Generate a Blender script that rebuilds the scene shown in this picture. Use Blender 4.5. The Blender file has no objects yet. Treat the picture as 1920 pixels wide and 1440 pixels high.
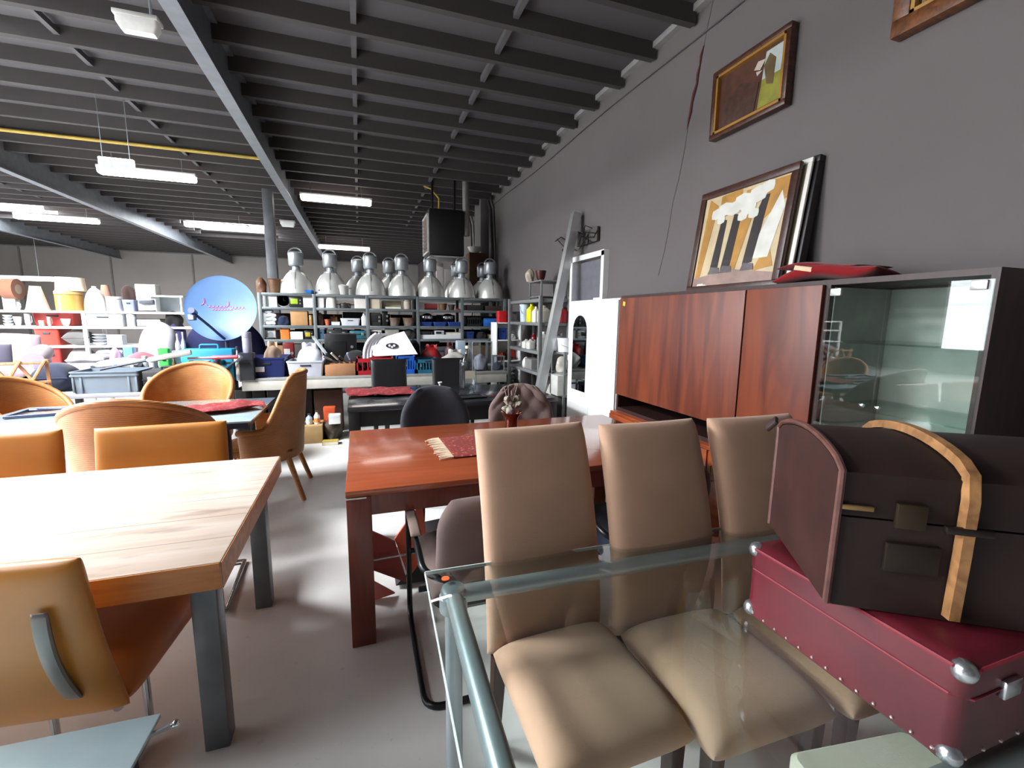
import bpy, bmesh, math, random
from mathutils import Vector, Matrix, Euler
random.seed(7)
S = bpy.context.scene
COL = S.collection
PI = math.pi

# ------------------------------------------------------------------ camera, sky, daylight, exposure
CAM_H, F_PX = 1.5, 834.0
PITCH, YAW, ROLL = math.radians(8.45), math.radians(18.87), math.radians(0.72)
cp, sp, cy_, sy_ = math.cos(PITCH), math.sin(PITCH), math.cos(YAW), math.sin(YAW)
FW = Vector((sy_*cp, cy_*cp, -sp))
RT0 = Vector((cy_, -sy_, 0)); UP0 = RT0.cross(FW)
RT = math.cos(ROLL)*RT0 + math.sin(ROLL)*UP0
UPV = -math.sin(ROLL)*RT0 + math.cos(ROLL)*UP0
cam_data = bpy.data.cameras.new('camera')
cam = bpy.data.objects.new('camera', cam_data); COL.objects.link(cam)
cam_data.sensor_width = 36; cam_data.lens = 36*F_PX/1920; cam_data.clip_start = 0.02; cam_data.clip_end = 200
m3 = Matrix((RT, UPV, -FW)).transposed()
cam.matrix_world = Matrix.Translation((0, 0, CAM_H)) @ m3.to_4x4()
S.camera = cam

w = bpy.data.worlds.new('world'); S.world = w; w.use_nodes = True
bg = w.node_tree.nodes['Background']; bg.inputs[0].default_value = (0.75, 0.87, 1.0, 1); bg.inputs[1].default_value = 0.4

def window_daylight(name, loc, rot, sx, sy, power, color=(0.93, 0.96, 1.0)):
    l = bpy.data.lights.new(name, 'AREA'); l.shape = 'RECTANGLE'; l.size = sx; l.size_y = sy
    l.energy = power; l.color = color
    o = bpy.data.objects.new(name, l); COL.objects.link(o); o.location = loc; o.rotation_euler = rot
    return o
# daylight through the two big windows of the left wall, the shop front behind the camera, and the roof lights, seen and added
for i, yc in enumerate((1.5, 6.5)):
    window_daylight('window_daylight', (-12.4, yc, 2.0), (0, -PI/2, 0), 2.5, 4.2, 420)
window_daylight('shopfront_daylight', (-6.0, -3.85, 1.7), (PI/2, 0, 0), 5.0, 2.6, 10)
# roof lights: x0, x1, y0, y1, sky light power; the last four are unseen, added to light the left
RL = [(-4.2, -2.25, 13.5, 15.6, 400), (-8.4, -6.7, 13.1, 14.7, 450), (-9.0, -6.4, 7.9, 11.3, 160), (-4.5, -3.3, 3.2, 4.9, 900), (-4.4, -3.0, 0.0, 1.8, 110), (-7.6, -5.0, 1.6, 5.4, 1600)]
for r in RL:
    window_daylight('rooflight_and_added_daylight', ((r[0]+r[1])/2, (r[2]+r[3])/2, 3.90), (0, 0, 0), r[1]-r[0]-.1, r[3]-r[2]-.1, r[4])

S.view_settings.view_transform = 'Standard'; S.view_settings.look = 'None'
S.view_settings.exposure = 0.0; S.view_settings.gamma = 1.0; S.view_settings.use_curve_mapping = False
try:
    S.cycles.use_denoising = True; S.cycles.max_bounces = 8; S.cycles.transparent_max_bounces = 12
    S.cycles.caustics_reflective = False; S.cycles.caustics_refractive = False; S.cycles.sample_clamp_indirect = 6
except Exception: pass

# ------------------------------------------------------------------ helpers
def at(px, py, x=None, y=None, z=None):
    """point of the place seen at a photo pixel, on a plane of known x, y or z"""
    d = FW*F_PX + RT*(px-960) - UPV*(py-720)
    if x is not None: t = x/d.x
    elif y is not None: t = y/d.y
    else: t = (z-CAM_H)/d.z
    return Vector((d.x*t, d.y*t, CAM_H+d.z*t))

def lin(c):
    if isinstance(c, str):
        c = c.lstrip('#'); c = tuple(int(c[i:i+2], 16)/255 for i in (0, 2, 4))
    return tuple(((v+0.055)/1.055)**2.4 if v > 0.04045 else v/12.92 for v in c[:3])

MATS = {}
def _new(key):
    m = bpy.data.materials.new(key); m.use_nodes = True
    nt = m.node_tree; b = nt.nodes['Principled BSDF']
    return m, nt, b
def _coords(nt, scale):
    tc = nt.nodes.new('ShaderNodeTexCoord'); mp = nt.nodes.new('ShaderNodeMapping')
    mp.inputs['Scale'].default_value = scale if not isinstance(scale, (int, float)) else (scale,)*3
    nt.links.new(tc.outputs['Object'], mp.inputs['Vector']); return mp.outputs['Vector']
def _ramp(nt, fac, stops):
    r = nt.nodes.new('ShaderNodeValToRGB'); e = r.color_ramp.elements
    while len(e) < len(stops): e.new(0.5)
    for k, (p, c) in enumerate(stops): e[k].position = p; e[k].color = (*c, 1)
    nt.links.new(fac, r.inputs['Fac']); return r.outputs['Color']
def _bump(nt, b, fac, strength, dist=0.002):
    bp = nt.nodes.new('ShaderNodeBump'); bp.inputs['Strength'].default_value = strength; bp.inputs['Distance'].default_value = dist
    nt.links.new(fac, bp.inputs['Height']); nt.links.new(bp.outputs['Normal'], b.inputs['Normal'])
def plain(c, rough=0.5, metal=0.0, var=0.12, scale=9.0, bump=0.0, spec=0.5, coat=0.0):
    key = f'plain_{c}_{rough}_{metal}_{var}_{scale}_{bump}_{spec}_{coat}'
    if key in MATS: return MATS[key]
    m, nt, b = _new(key); l = lin(c)
    n = nt.nodes.new('ShaderNodeTexNoise'); n.inputs['Scale'].default_value = scale; n.inputs['Detail'].default_value = 4
    nt.links.new(_coords(nt, 1.0), n.inputs['Vector'])
    col = _ramp(nt, n.outputs['Fac'], [(0.3, tuple(v*(1-var) for v in l)), (0.7, tuple(min(1, v*(1+var)) for v in l))])
    nt.links.new(col, b.inputs['Base Color'])
    b.inputs['Roughness'].default_value = rough; b.inputs['Metallic'].default_value = metal
    b.inputs['Specular IOR Level'].default_value = spec
    if coat: b.inputs['Coat Weight'].default_value = coat; b.inputs['Coat Roughness'].default_value = 0.08
    if bump: _bump(nt, b, n.outputs['Fac'], bump)
    MATS[key] = m; return m
def fabric(c, rough=0.92, weave=260.0, var=0.10):
    key = f'fabric_{c}_{weave}_{var}'
    if key in MATS: return MATS[key]
    m, nt, b = _new(key); l = lin(c); v = _coords(nt, 1.0)
    n = nt.nodes.new('ShaderNodeTexNoise'); n.inputs['Scale'].default_value = 6; n.inputs['Detail'].default_value = 5; nt.links.new(v, n.inputs['Vector'])
    k = nt.nodes.new('ShaderNodeTexNoise'); k.inputs['Scale'].default_value = weave; k.inputs['Detail'].default_value = 2; nt.links.new(v, k.inputs['Vector'])
    col = _ramp(nt, n.outputs['Fac'], [(0.3, tuple(x*(1-var) for x in l)), (0.7, tuple(min(1, x*(1+var)) for x in l))])
    nt.links.new(col, b.inputs['Base Color']); b.inputs['Roughness'].default_value = rough
    b.inputs['Sheen Weight'].default_value = 0.15; b.inputs['Specular IOR Level'].default_value = 0.2
    _bump(nt, b, k.outputs['Fac'], 0.35, 0.001)
    MATS[key] = m; return m
def wood(dark, light, rough=0.35, stretch=(1.2, 14, 14), coat=0.0, dist=5.0, planks=None, bump=0.08):
    key = f'wood_{dark}_{light}_{rough}_{stretch}_{coat}_{planks}'
    if key in MATS: return MATS[key]
    m, nt, b = _new(key); v = _coords(nt, stretch)
    n = nt.nodes.new('ShaderNodeTexNoise'); n.inputs['Scale'].default_value = 2.2; n.inputs['Detail'].default_value = 7; n.inputs['Distortion'].default_value = 1.1
    nt.links.new(v, n.inputs['Vector'])
    fac = n.outputs['Fac']
    mid = tuple((a+b_)/2 for a, b_ in zip(lin(dark), lin(light)))
    col = _ramp(nt, fac, [(0.28, lin(dark)), (0.5, mid), (0.72, lin(light))])
    if planks:      # planks = board width along local y: each board its own tint, dark joints
        tc = nt.nodes.new('ShaderNodeTexCoord'); sx = nt.nodes.new('ShaderNodeSeparateXYZ'); nt.links.new(tc.outputs['Object'], sx.inputs[0])
        dv = nt.nodes.new('ShaderNodeMath'); dv.operation = 'DIVIDE'; dv.inputs[1].default_value = planks; nt.links.new(sx.outputs['Y'], dv.inputs[0])
        fl = nt.nodes.new('ShaderNodeMath'); fl.operation = 'FLOOR'; nt.links.new(dv.outputs[0], fl.inputs[0])
        wn = nt.nodes.new('ShaderNodeTexWhiteNoise'); wn.noise_dimensions = '1D'; nt.links.new(fl.outputs[0], wn.inputs['W'])
        fr = nt.nodes.new('ShaderNodeMath'); fr.operation = 'FRACT'; nt.links.new(dv.outputs[0], fr.inputs[0])
        jt = _ramp(nt, fr.outputs[0], [(0.0, (0.45,)*3), (0.02, (1, 1, 1)), (0.98, (1, 1, 1)), (1.0, (0.45,)*3)])
        tint = _ramp(nt, wn.outputs['Value'], [(0.0, (0.86,)*3), (1.0, (1.08, 1.06, 1.04))])
        kn = nt.nodes.new('ShaderNodeTexNoise'); kn.inputs['Scale'].default_value = 3.0; kn.inputs['Detail'].default_value = 3
        nt.links.new(_coords(nt, (1.0, 3.5, 3.5)), kn.inputs['Vector'])
        knc = _ramp(nt, kn.outputs['Fac'], [(0.60, (1, 1, 1)), (0.74, (0.62, 0.58, 0.56))])
        for extra in (jt, tint, knc):
            mx = nt.nodes.new('ShaderNodeMix'); mx.data_type = 'RGBA'; mx.blend_type = 'MULTIPLY'; mx.inputs['Factor'].default_value = 1.0
            nt.links.new(col, mx.inputs['A']); nt.links.new(extra, mx.inputs['B']); col = mx.outputs['Result']
    nt.links.new(col, b.inputs['Base Color']); b.inputs['Roughness'].default_value = rough
    if coat: b.inputs['Coat Weight'].default_value = coat; b.inputs['Coat Roughness'].default_value = 0.12
    _bump(nt, b, fac, bump, 0.001)
    MATS[key] = m; return m
def rattan(dark, light):
    key = f'rattan_{dark}_{light}'
    if key in MATS: return MATS[key]
    m, nt, b = _new(key); v = _coords(nt, 1.0)
    a = nt.nodes.new('ShaderNodeTexWave'); a.wave_type = 'BANDS'; a.bands_direction = 'Z'; a.inputs['Scale'].default_value = 26; a.inputs['Distortion'].default_value = 1.5; a.inputs['Detail'].default_value = 2; a.inputs['Detail Scale'].default_value = 3
    nt.links.new(v, a.inputs['Vector'])
    n = nt.nodes.new('ShaderNodeTexNoise'); n.inputs['Scale'].default_value = 7; n.inputs['Detail'].default_value = 5; nt.links.new(v, n.inputs['Vector'])
    mx = nt.nodes.new('ShaderNodeMath'); mx.operation = 'MULTIPLY_ADD'; mx.inputs[1].default_value = 0.14; nt.links.new(a.outputs['Fac'], mx.inputs[0])
    hl = nt.nodes.new('ShaderNodeMath'); hl.operation = 'MULTIPLY'; hl.inputs[1].default_value = 0.4; nt.links.new(n.outputs['Fac'], hl.inputs[0]); nt.links.new(hl.outputs[0], mx.inputs[2])
    nt.links.new(_ramp(nt, mx.outputs[0], [(0.2, lin(dark)), (0.65, lin(light))]), b.inputs['Base Color'])
    b.inputs['Roughness'].default_value = 0.55; _bump(nt, b, a.outputs['Fac'], 0.3, 0.003)
    MATS[key] = m; return m
def glass(tint=(0.93, 0.97, 0.95), ior=1.5, rough=0.0):
    key = f'glass_{tint}_{ior}_{rough}'
    if key in MATS: return MATS[key]
    m, nt, b = _new(key); nt.nodes.remove(b); out = nt.nodes['Material Output']
    t = nt.nodes.new('ShaderNodeBsdfTransparent'); g = nt.nodes.new('ShaderNodeBsdfGlossy'); g.inputs['Roughness'].default_value = rough
    n = nt.nodes.new('ShaderNodeTexNoise'); n.inputs['Scale'].default_value = 3; nt.links.new(_coords(nt, 1.0), n.inputs['Vector'])
    nt.links.new(_ramp(nt, n.outputs['Fac'], [(0.3, tuple(x*0.97 for x in tint)), (0.7, tint)]), t.inputs['Color'])
    f = nt.nodes.new('ShaderNodeFresnel'); ge = nt.nodes.new('ShaderNodeNewGeometry'); mr = nt.nodes.new('ShaderNodeMapRange')
    mr.inputs['To Min'].default_value = ior; mr.inputs['To Max'].default_value = 1/ior      # same reflectance on both faces of the pane
    nt.links.new(ge.outputs['Backfacing'], mr.inputs['Value']); nt.links.new(mr.outputs['Result'], f.inputs['IOR'])
    mx = nt.nodes.new('ShaderNodeMixShader'); nt.links.new(f.outputs[0], mx.inputs[0]); nt.links.new(t.outputs[0], mx.inputs[1]); nt.links.new(g.outputs[0], mx.inputs[2])
    nt.links.new(mx.outputs[0], out.inputs['Surface']); MATS[key] = m; return m
def glow(c, strength):
    key = f'glow_{c}_{strength}'
    if key in MATS: return MATS[key]
    m, nt, b = _new(key); b.inputs['Base Color'].default_value = (*lin(c), 1)
    b.inputs['Emission Color'].default_value = (*lin(c), 1); b.inputs['Emission Strength'].default_value = strength
    MATS[key] = m; return m

class M:
    """collects shapes for one mesh"""
    def __init__(s): s.bm = bmesh.new(); s.mats = []
    def _xf(s, verts, mat):
        for v in verts: v.co = mat @ v.co
    def box(s, c, d, rot=(0, 0, 0), bev=0.0, seg=2, mi=0):
        r = bmesh.ops.create_cube(s.bm, size=1.0); vs = r['verts']
        for v in vs: v.co = Vector((v.co.x*d[0], v.co.y*d[1], v.co.z*d[2]))
        fs = set(f for v in vs for f in v.link_faces)
        if bev > 0:
            es = list(set(e for v in vs for e in v.link_edges))
            rr = bmesh.ops.bevel(s.bm, geom=es, offset=min(bev, min(d)*0.49), segments=seg, profile=0.5, affect='EDGES')
            fs = set(f for f in fs if f.is_valid) | set(rr['faces'])
            vs = list(set(v for f in fs for v in f.verts))
        for f in fs: f.material_index = mi
        s._xf(vs, Matrix.Translation(c) @ Euler(rot).to_matrix().to_4x4()); return s
    def ring(s, loops, caps=True, closed=False, mi=0):
        rows = [[s.bm.verts.new(p) for p in L] for L in loops]
        n = len(rows[0]); prs = list(zip(rows, rows[1:]))
        if closed: prs.append((rows[-1], rows[0]))
        for a, b in prs:
            for i in range(n):
                j = (i+1) % n
                try: s.bm.faces.new((a[i], a[j], b[j], b[i])).material_index = mi
                except ValueError: pass
        if caps and not closed:
            s.bm.faces.new(list(reversed(rows[0]))).material_index = mi; s.bm.faces.new(rows[-1]).material_index = mi
        return s
    def tube(s, pts, r, n=10, closed=False, mi=0):
        pts = [Vector(p) for p in pts]; loops = []; N = len(pts); prev = None
        for i, p in enumerate(pts):
            a = pts[i-1] if (i > 0 or closed) else p; b = pts[(i+1) % N] if (i < N-1 or closed) else p
            t = (b-a).normalized()
            if prev is None:
                u = t.orthogonal().normalized()
            else:
                u = (prev - t*prev.dot(t)); u = u.normalized() if u.length > 1e-6 else t.orthogonal().normalized()
            prev = u; v = t.cross(u); rr = r[i] if isinstance(r, (list, tuple)) else r
            loops.append([p + (u*math.cos(2*PI*k/n) + v*math.sin(2*PI*k/n))*rr for k in range(n)])
        return s.ring(loops, True, closed, mi)
    def lathe(s, prof, c=(0, 0, 0), n=24, mi=0, mat=None):
        loops = []
        for r, z in prof:
            r = max(r, 0.0005); L = [Vector((c[0]+r*math.cos(2*PI*k/n), c[1]+r*math.sin(2*PI*k/n), c[2]+z)) for k in range(n)]
            if mat: L = [mat @ p for p in L]
            loops.append(L)
        return s.ring(loops, True, False, mi)
    def rrect(s, secs, nc=4, mi=0, caps=True):
        """stacked rounded rectangles: (z, cx, cy, w, d, r)"""
        loops = []
        for z, cx, cy, w_, d_, r in secs:
            r = min(r, w_/2*0.99, d_/2*0.99); L = []
            for qx, qy, a0 in ((1, 1, 0), (-1, 1, PI/2), (-1, -1, PI), (1, -1, 1.5*PI)):
                for k in range(nc+1):
                    a = a0 + PI/2*k/nc; L.append((cx+qx*(w_/2-r)+r*math.cos(a), cy+qy*(d_/2-r)+r*math.sin(a), z))
            loops.append(L)
        return s.ring(loops, caps, False, mi)
    def shell(s, fn, th, nu=18, nv=18, ex=6.0, mi=0):
        """pillowy slab over fn(u,v)->Vector, u,v in -1..1; thickness th falls off at the rim"""
        def prof(a): return math.sqrt(max(0.0, 1-abs(a)**ex))
        us = [math.sin(PI/2*(-1+2*i/nu)) for i in range(nu+1)]; vs = [math.sin(PI/2*(-1+2*i/nv)) for i in range(nv+1)]
        P = [[fn(u, v) for v in vs] for u in us]; F = []; B = []
        for i in range(nu+1):
            fr = []; br = []
            for j in range(nv+1):
                du = P[min(i+1, nu)][j]-P[max(i-1, 0)][j]; dv = P[i][min(j+1, nv)]-P[i][max(j-1, 0)]
                n = du.cross(dv); n = n.normalized() if n.length > 1e-9 else Vector((0, 0, 1))
                h = th/2*prof(us[i])*prof(vs[j]); edge = i in (0, nu) or j in (0, nv)
                a = s.bm.verts.new(P[i][j]+n*h); fr.append(a); br.append(a if edge else s.bm.verts.new(P[i][j]-n*h))
            F.append(fr); B.append(br)
        for i in range(nu):
            for j in range(nv):
                for G, o in ((F, 0), (B, 1)):
                    q = [G[i][j], G[i+1][j], G[i+1][j+1], G[i][j+1]]
                    if o: q.reverse()
                    try: s.bm.faces.new(q).material_index = mi
                    except ValueError: pass
        return s
    def prism(s, poly, d0, d1, axis='y', mi=0):
        """2D outline extruded from d0 to d1 along an axis"""
        def P(a, b, d): return (a, d, b) if axis == 'y' else ((d, a, b) if axis == 'x' else (a, b, d))
        return s.ring([[P(a, b, d0) for a, b in poly], [P(a, b, d1) for a, b in poly]], True, False, mi)
    def blob(s, c, d, seed=0, amp=0.12, sub=3, flat=True, mi=0):
        r = bmesh.ops.create_icosphere(s.bm, subdivisions=sub, radius=1.0); rnd = random.Random(seed)
        ks = [(Vector((rnd.uniform(-3, 3), rnd.uniform(-3, 3), rnd.uniform(-3, 3))), rnd.uniform(0, 6)) for _ in range(5)]
        for v in r['verts']:
            f = 1+amp*sum(math.sin(k.dot(v.co)*1.6+p) for k, p in ks)/2.2
            z = v.co.z
            if flat and z < -0.55: z = -0.55
            v.co = Vector((c[0]+v.co.x*f*d[0]/2, c[1]+v.co.y*f*d[1]/2, c[2]+((z+0.55)/1.55*d[2] if flat else z*f*d[2]/2)))
            for f_ in v.link_faces: f_.material_index = mi
        return s
    def xf(s, mat): s._xf(s.bm.verts, mat); return s
    def build(s, name, mat, parent=None, loc=(0, 0, 0), rot=(0, 0, 0), smooth=None):
        me = bpy.data.meshes.new(name); bmesh.ops.recalc_face_normals(s.bm, faces=s.bm.faces[:]); s.bm.to_mesh(me); s.bm.free()
        for m in (mat if isinstance(mat, (list, tuple)) else [mat]): me.materials.append(m)
        o = bpy.data.objects.new(name, me); COL.objects.link(o); o.location = loc; o.rotation_euler = rot
        if parent: o.parent = parent
        me.polygons.foreach_set('use_smooth', [True]*len(me.polygons))
        try: me.set_sharp_from_angle(angle=math.radians(38 if smooth is None else smooth))
        except Exception: pass
        return o
def tag(o, label, cat, group=None, kind=None):
    if label: o['label'] = label
    if cat: o['category'] = cat
    if group: o['group'] = group
    if kind: o['kind'] = kind
    return o
def thing(name, label, cat, loc=(0, 0, 0), rz=0.0, group=None):
    o = bpy.data.objects.new(name, None); COL.objects.link(o); o.empty_display_size = 0.1
    o.location = loc; o.rotation_euler = (0, 0, rz) if isinstance(rz, (int, float)) else rz
    return tag(o, label, cat, group)
def struct(name, mb, mat): return tag(mb.build(name, mat), None, None, None, 'structure')
def kids(o): return [c for c in bpy.data.objects if c.parent == o]
def copy_thing(root, label=None, loc=None, rz=None):
    r = root.copy(); COL.objects.link(r)
    if label: r['label'] = label
    if loc is not None: r.location = loc
    if rz is not None: r.rotation_euler = (0, 0, rz)
    for ch in kids(root):
        c = ch.copy(); COL.objects.link(c); c.parent = r
        for g in kids(ch):
            d = g.copy(); COL.objects.link(d); d.parent = c
    return r
def arc(c, r, a0, a1, n, plane='xz'):
    o = []
    for k in range(n+1):
        a = a0+(a1-a0)*k/n; p, q = r*math.cos(a), r*math.sin(a)
        o.append({'xz': (c[0]+p, c[1], c[2]+q), 'xy': (c[0]+p, c[1]+q, c[2]), 'yz': (c[0], c[1]+p, c[2]+q)}[plane])
    return o
def fillet(pts, r, n=5):
    pts = [Vector(p) for p in pts]; o = [pts[0]]
    for a, b, c in zip(pts, pts[1:], pts[2:]):
        u = (a-b); v = (c-b); k = min(r, u.length*0.45, v.length*0.45); p = b+u.normalized()*k; q = b+v.normalized()*k
        for i in range(n+1):
            t = i/n; o.append(p*(1-t)**2+b*2*t*(1-t)+q*t*t)
    o.append(pts[-1]); return o

# common materials
STEEL_GREY = plain('#8b9092', 0.45, 0.6); CHROME = plain('#c9cdd0', 0.12, 1.0, 0.03); ALU = plain('#bfc3c4', 0.3, 0.9, 0.05)
BLACK = plain('#141416', 0.45); BLACK_METAL = plain('#17181a', 0.35, 0.5); WHITE = plain('#e6e6e4', 0.45, var=0.04)
BRASS = plain('#b08a3c', 0.3, 1.0)

# ------------------------------------------------------------------ the setting
XW, XL, YB, YF, ZC = 2.6, -12.5, 21.0, -4.0, 3.93
def floor_mat():
    m, nt, b = _new('floor_coating'); v = _coords(nt, 1.0)
    n = nt.nodes.new('ShaderNodeTexNoise'); n.inputs['Scale'].default_value = 0.9; n.inputs['Detail'].default_value = 7; n.inputs['Roughness'].default_value = 0.6
    nt.links.new(v, n.inputs['Vector'])
    k = nt.nodes.new('ShaderNodeTexNoise'); k.inputs['Scale'].default_value = 30; k.inputs['Detail'].default_value = 3; nt.links.new(v, k.inputs['Vector'])
    c1 = _ramp(nt, n.outputs['Fac'], [(0.3, lin('#cccbc6')), (0.6, lin('#dededb')), (0.8, lin('#d3d2ce'))])
    c2 = _ramp(nt, k.outputs['Fac'], [(0.22, (0.62, 0.61, 0.6)), (0.34, (1, 1, 1))])
    mx = nt.nodes.new('ShaderNodeMix'); mx.data_type = 'RGBA'; mx.blend_type = 'MULTIPLY'; mx.inputs['Factor'].default_value = 0.5
    nt.links.new(c1, mx.inputs['A']); nt.links.new(c2, mx.inputs['B']); nt.links.new(mx.outputs['Result'], b.inputs['Base Color'])
    b.inputs['Roughness'].default_value = 0.33; _bump(nt, b, k.outputs['Fac'], 0.04, 0.001); return m
def plaster_mat(key, c, var=0.07):
    m, nt, b = _new(key); l = lin(c); v = _coords(nt, 1.0)
    n = nt.nodes.new('ShaderNodeTexNoise'); n.inputs['Scale'].default_value = 0.8; n.inputs['Detail'].default_value = 8; n.inputs['Roughness'].default_value = 0.62
    nt.links.new(v, n.inputs['Vector'])
    nt.links.new(_ramp(nt, n.outputs['Fac'], [(0.3, tuple(x*(1-var) for x in l)), (0.7, tuple(x*(1+var) for x in l))]), b.inputs['Base Color'])
    k = nt.nodes.new('ShaderNodeTexNoise'); k.inputs['Scale'].default_value = 40; nt.links.new(v, k.inputs['Vector'])
    b.inputs['Roughness'].default_value = 0.85; _bump(nt, b, k.outputs['Fac'], 0.12, 0.003); return m
WALLM = plaster_mat('grey_plaster', '#5f5958'); DECKM = plaster_mat('dark_ceiling_paint', '#4c494c')
PURLM = plaster_mat('purlin_shade_tone', '#3a3535'); BEAMM = plain('#6c7076', 0.5, 0.2)  # purlins darker than the deck: shade on their faces put into the colour
struct('floor', M().box(((XW+XL)/2, (YB+YF)/2, -0.05), (XW-XL+0.4, YB-YF+0.4, 0.1)), floor_mat())
# ceiling deck with roof-light openings, most of them unseen and added for light
mb = M(); xs = sorted({XL-0.2, XW+0.2} | {a for r in RL for a in r[:2]}); ys = sorted({YF-0.2, YB+0.2} | {a for r in RL for a in r[2:4]})
for xa, xb in zip(xs, xs[1:]):
    for ya, yb in zip(ys, ys[1:]):
        if any(r[0] <= (xa+xb)/2 <= r[1] and r[2] <= (ya+yb)/2 <= r[3] for r in RL): continue
        mb.box(((xa+xb)/2, (ya+yb)/2, ZC+0.05), (xb-xa, yb-ya, 0.1))
struct('ceiling', mb, DECKM)
for k, r in enumerate(RL):  # panes for the seen roof lights and for the unseen added ones
    o = struct(f'window_{k+3}', M().box(((r[0]+r[1])/2, (r[2]+r[3])/2, ZC+0.16), (r[1]-r[0], r[3]-r[2], 0.02)), glow('#f4f8ff', 7.0))
    mb = M()
    for (x, y, dx, dy) in (((r[0]+r[1])/2, r[2], r[1]-r[0], .05), ((r[0]+r[1])/2, r[3], r[1]-r[0], .05), (r[0], (r[2]+r[3])/2, .05, r[3]-r[2]), (r[1], (r[2]+r[3])/2, .05, r[3]-r[2])):
        mb.box((x, y, ZC+0.09), (dx, dy, 0.2))
    mb.build('window_frame', WHITE, o)
# walls
struct('wall_right', M().box((XW+0.1, (YB+YF)/2, 2.0), (0.2, YB-YF+0.4, 4.1)), WALLM)
struct('wall_back', M().box(((XW+XL)/2, YB+0.1, 2.0), (XW-XL+0.4, 0.2, 4.1)), plaster_mat('back_wall_panels', '#8e8884'))
mb = M()
for k in range(6): mb.box((XL+1.2+2.6*k, YB-0.02, 1.95), (0.05, 0.05, 3.9))
mb.box(((XW+XL)/2, YB-0.03, 3.86), (XW-XL, 0.07, 0.14))
struct('trim_1', mb, plain('#6f6b6a', 0.7))
mb = M()   # left wall with two large windows
for a, b_ in ((YF-.2, -0.75), (3.75, 4.25), (8.75, YB+.2)): mb.box((XL-0.1, (a+b_)/2, 2.0), (0.2, b_-a, 4.1))
for a in (-0.75, 4.25): mb.box((XL-0.1, a+2.25, 0.33), (0.2, 4.5, 0.76)).box((XL-0.1, a+2.25, 3.72), (0.2, 4.5, 0.66))
struct('wall_left', mb, WALLM)
for k, a in enumerate((-0.75, 4.25)):
    o = struct(f'window_{k+1}', M().box((XL-0.12, a+2.25, 2.05), (0.02, 4.5, 2.7)), glow('#eaf2ff', 2.5))
    mb = M()
    for yy in (a+.03, a+1.5, a+3.0, a+4.47): mb.box((XL-0.08, yy, 2.05), (0.06, 0.06, 2.7))
    for zz in (.73, 2.05, 3.37): mb.box((XL-0.08, a+2.25, zz), (0.06, 4.5, 0.06))
    mb.build('window_frame', WHITE, o)
mb = M()   # wall behind the camera with the shop front opening
mb.box((-10.5, YF-0.1, 2.0), (4.0, 0.2, 4.1)).box((-0.4, YF-0.1, 2.0), (6.2, 0.2, 4.1)).box((-6, YF-0.1, 3.6), (5.0, 0.2, 0.9)).box((-6, YF-0.1, 0.15), (5.0, 0.2, 0.3))
struct('wall_front', mb, WALLM)
# roof steel: deep beams along the hall, purlins across it with bracing stubs
def ibeam(x, n):
    mb = M(); L = YB-YF
    mb.box((x, (YB+YF)/2, 3.508), (0.12, L, 0.016)).box((x, (YB+YF)/2, 3.72), (0.02, L, 0.42)).box((x, (YB+YF)/2, 3.92), (0.12, L, 0.016))
    return struct('trim_%d' % n, mb, BEAMM)
ibeam(-1.1, 2); ibeam(-4.75, 3); ibeam(-8.4, 4)
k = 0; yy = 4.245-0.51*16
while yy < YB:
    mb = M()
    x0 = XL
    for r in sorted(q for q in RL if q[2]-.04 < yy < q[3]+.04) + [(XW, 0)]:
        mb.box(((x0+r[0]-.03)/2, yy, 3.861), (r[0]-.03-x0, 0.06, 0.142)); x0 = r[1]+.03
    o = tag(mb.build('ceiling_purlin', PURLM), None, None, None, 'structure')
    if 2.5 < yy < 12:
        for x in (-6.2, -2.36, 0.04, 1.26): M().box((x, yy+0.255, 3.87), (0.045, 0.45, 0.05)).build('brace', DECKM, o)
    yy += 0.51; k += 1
struct('column_1', M().box((-1.33, 8.45, 1.75), (0.15, 0.15, 3.5), bev=0.01), plain('#55575a', 0.5, 0.3))
# ledge and cable run on the right wall, gas pipe under the roof, crack with rust stain
struct('trim_5', M().box((XW-0.03, (YB+YF)/2, 3.90), (0.06, YB-YF, 0.05)), plain('#8a8786', 0.6))
struct('trim_6', M().tube([(XW-0.012, y, 3.70+0.015*math.sin(y*1.7)) for y in [YF+0.5+k*0.5 for k in range(48)]], 0.008, 6), plain('#4c484a', 0.6))
struct('trim_7', M().tube([(x, 7.75, 3.76) for x in [XL+0.1, -6, -3, -1.2]], 0.022, 8), plain('#a58a2c', 0.45))
mb = M(); rnd = random.Random(3)
mb.tube([(XW-0.001, 3.05+0.045*k+rnd.uniform(-.012, .012), 3.9-0.2*k) for k in range(11)], [0.004]*11, 5)
struct('trim_8', mb, plain('#5a5354', 0.9))
mb = M(); mb.tube([(XW-0.003, 3.115+0.014*k+rnd.uniform(-.012, .012), 3.60-0.062*k) for k in range(10)], [0.006, .012, .008, .014, .011, .016, .012, .015, .01, .004], 6)
struct('trim_9', mb, plain('#4a231c', 0.9))
# a white framed grey door in the right wall
o = struct('door_1', M().box((XW-0.02, 4.80, 1.08), (0.04, 0.70, 2.16)), plain('#63636a', 0.6))
M().box((XW-0.03, 4.42, 1.12), (0.07, 0.06, 2.24)).box((XW-0.03, 5.18, 1.12), (0.07, 0.06, 2.24)).box((XW-0.03, 4.80, 2.22), (0.07, 0.82, 0.06)).build('door_frame', WHITE, o)
M().tube([(XW-0.04, 4.50, 1.05), (XW-0.09, 4.50, 1.05), (XW-0.09, 4.62, 1.05)], 0.009).build('door_handle', CHROME, o)
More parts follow.
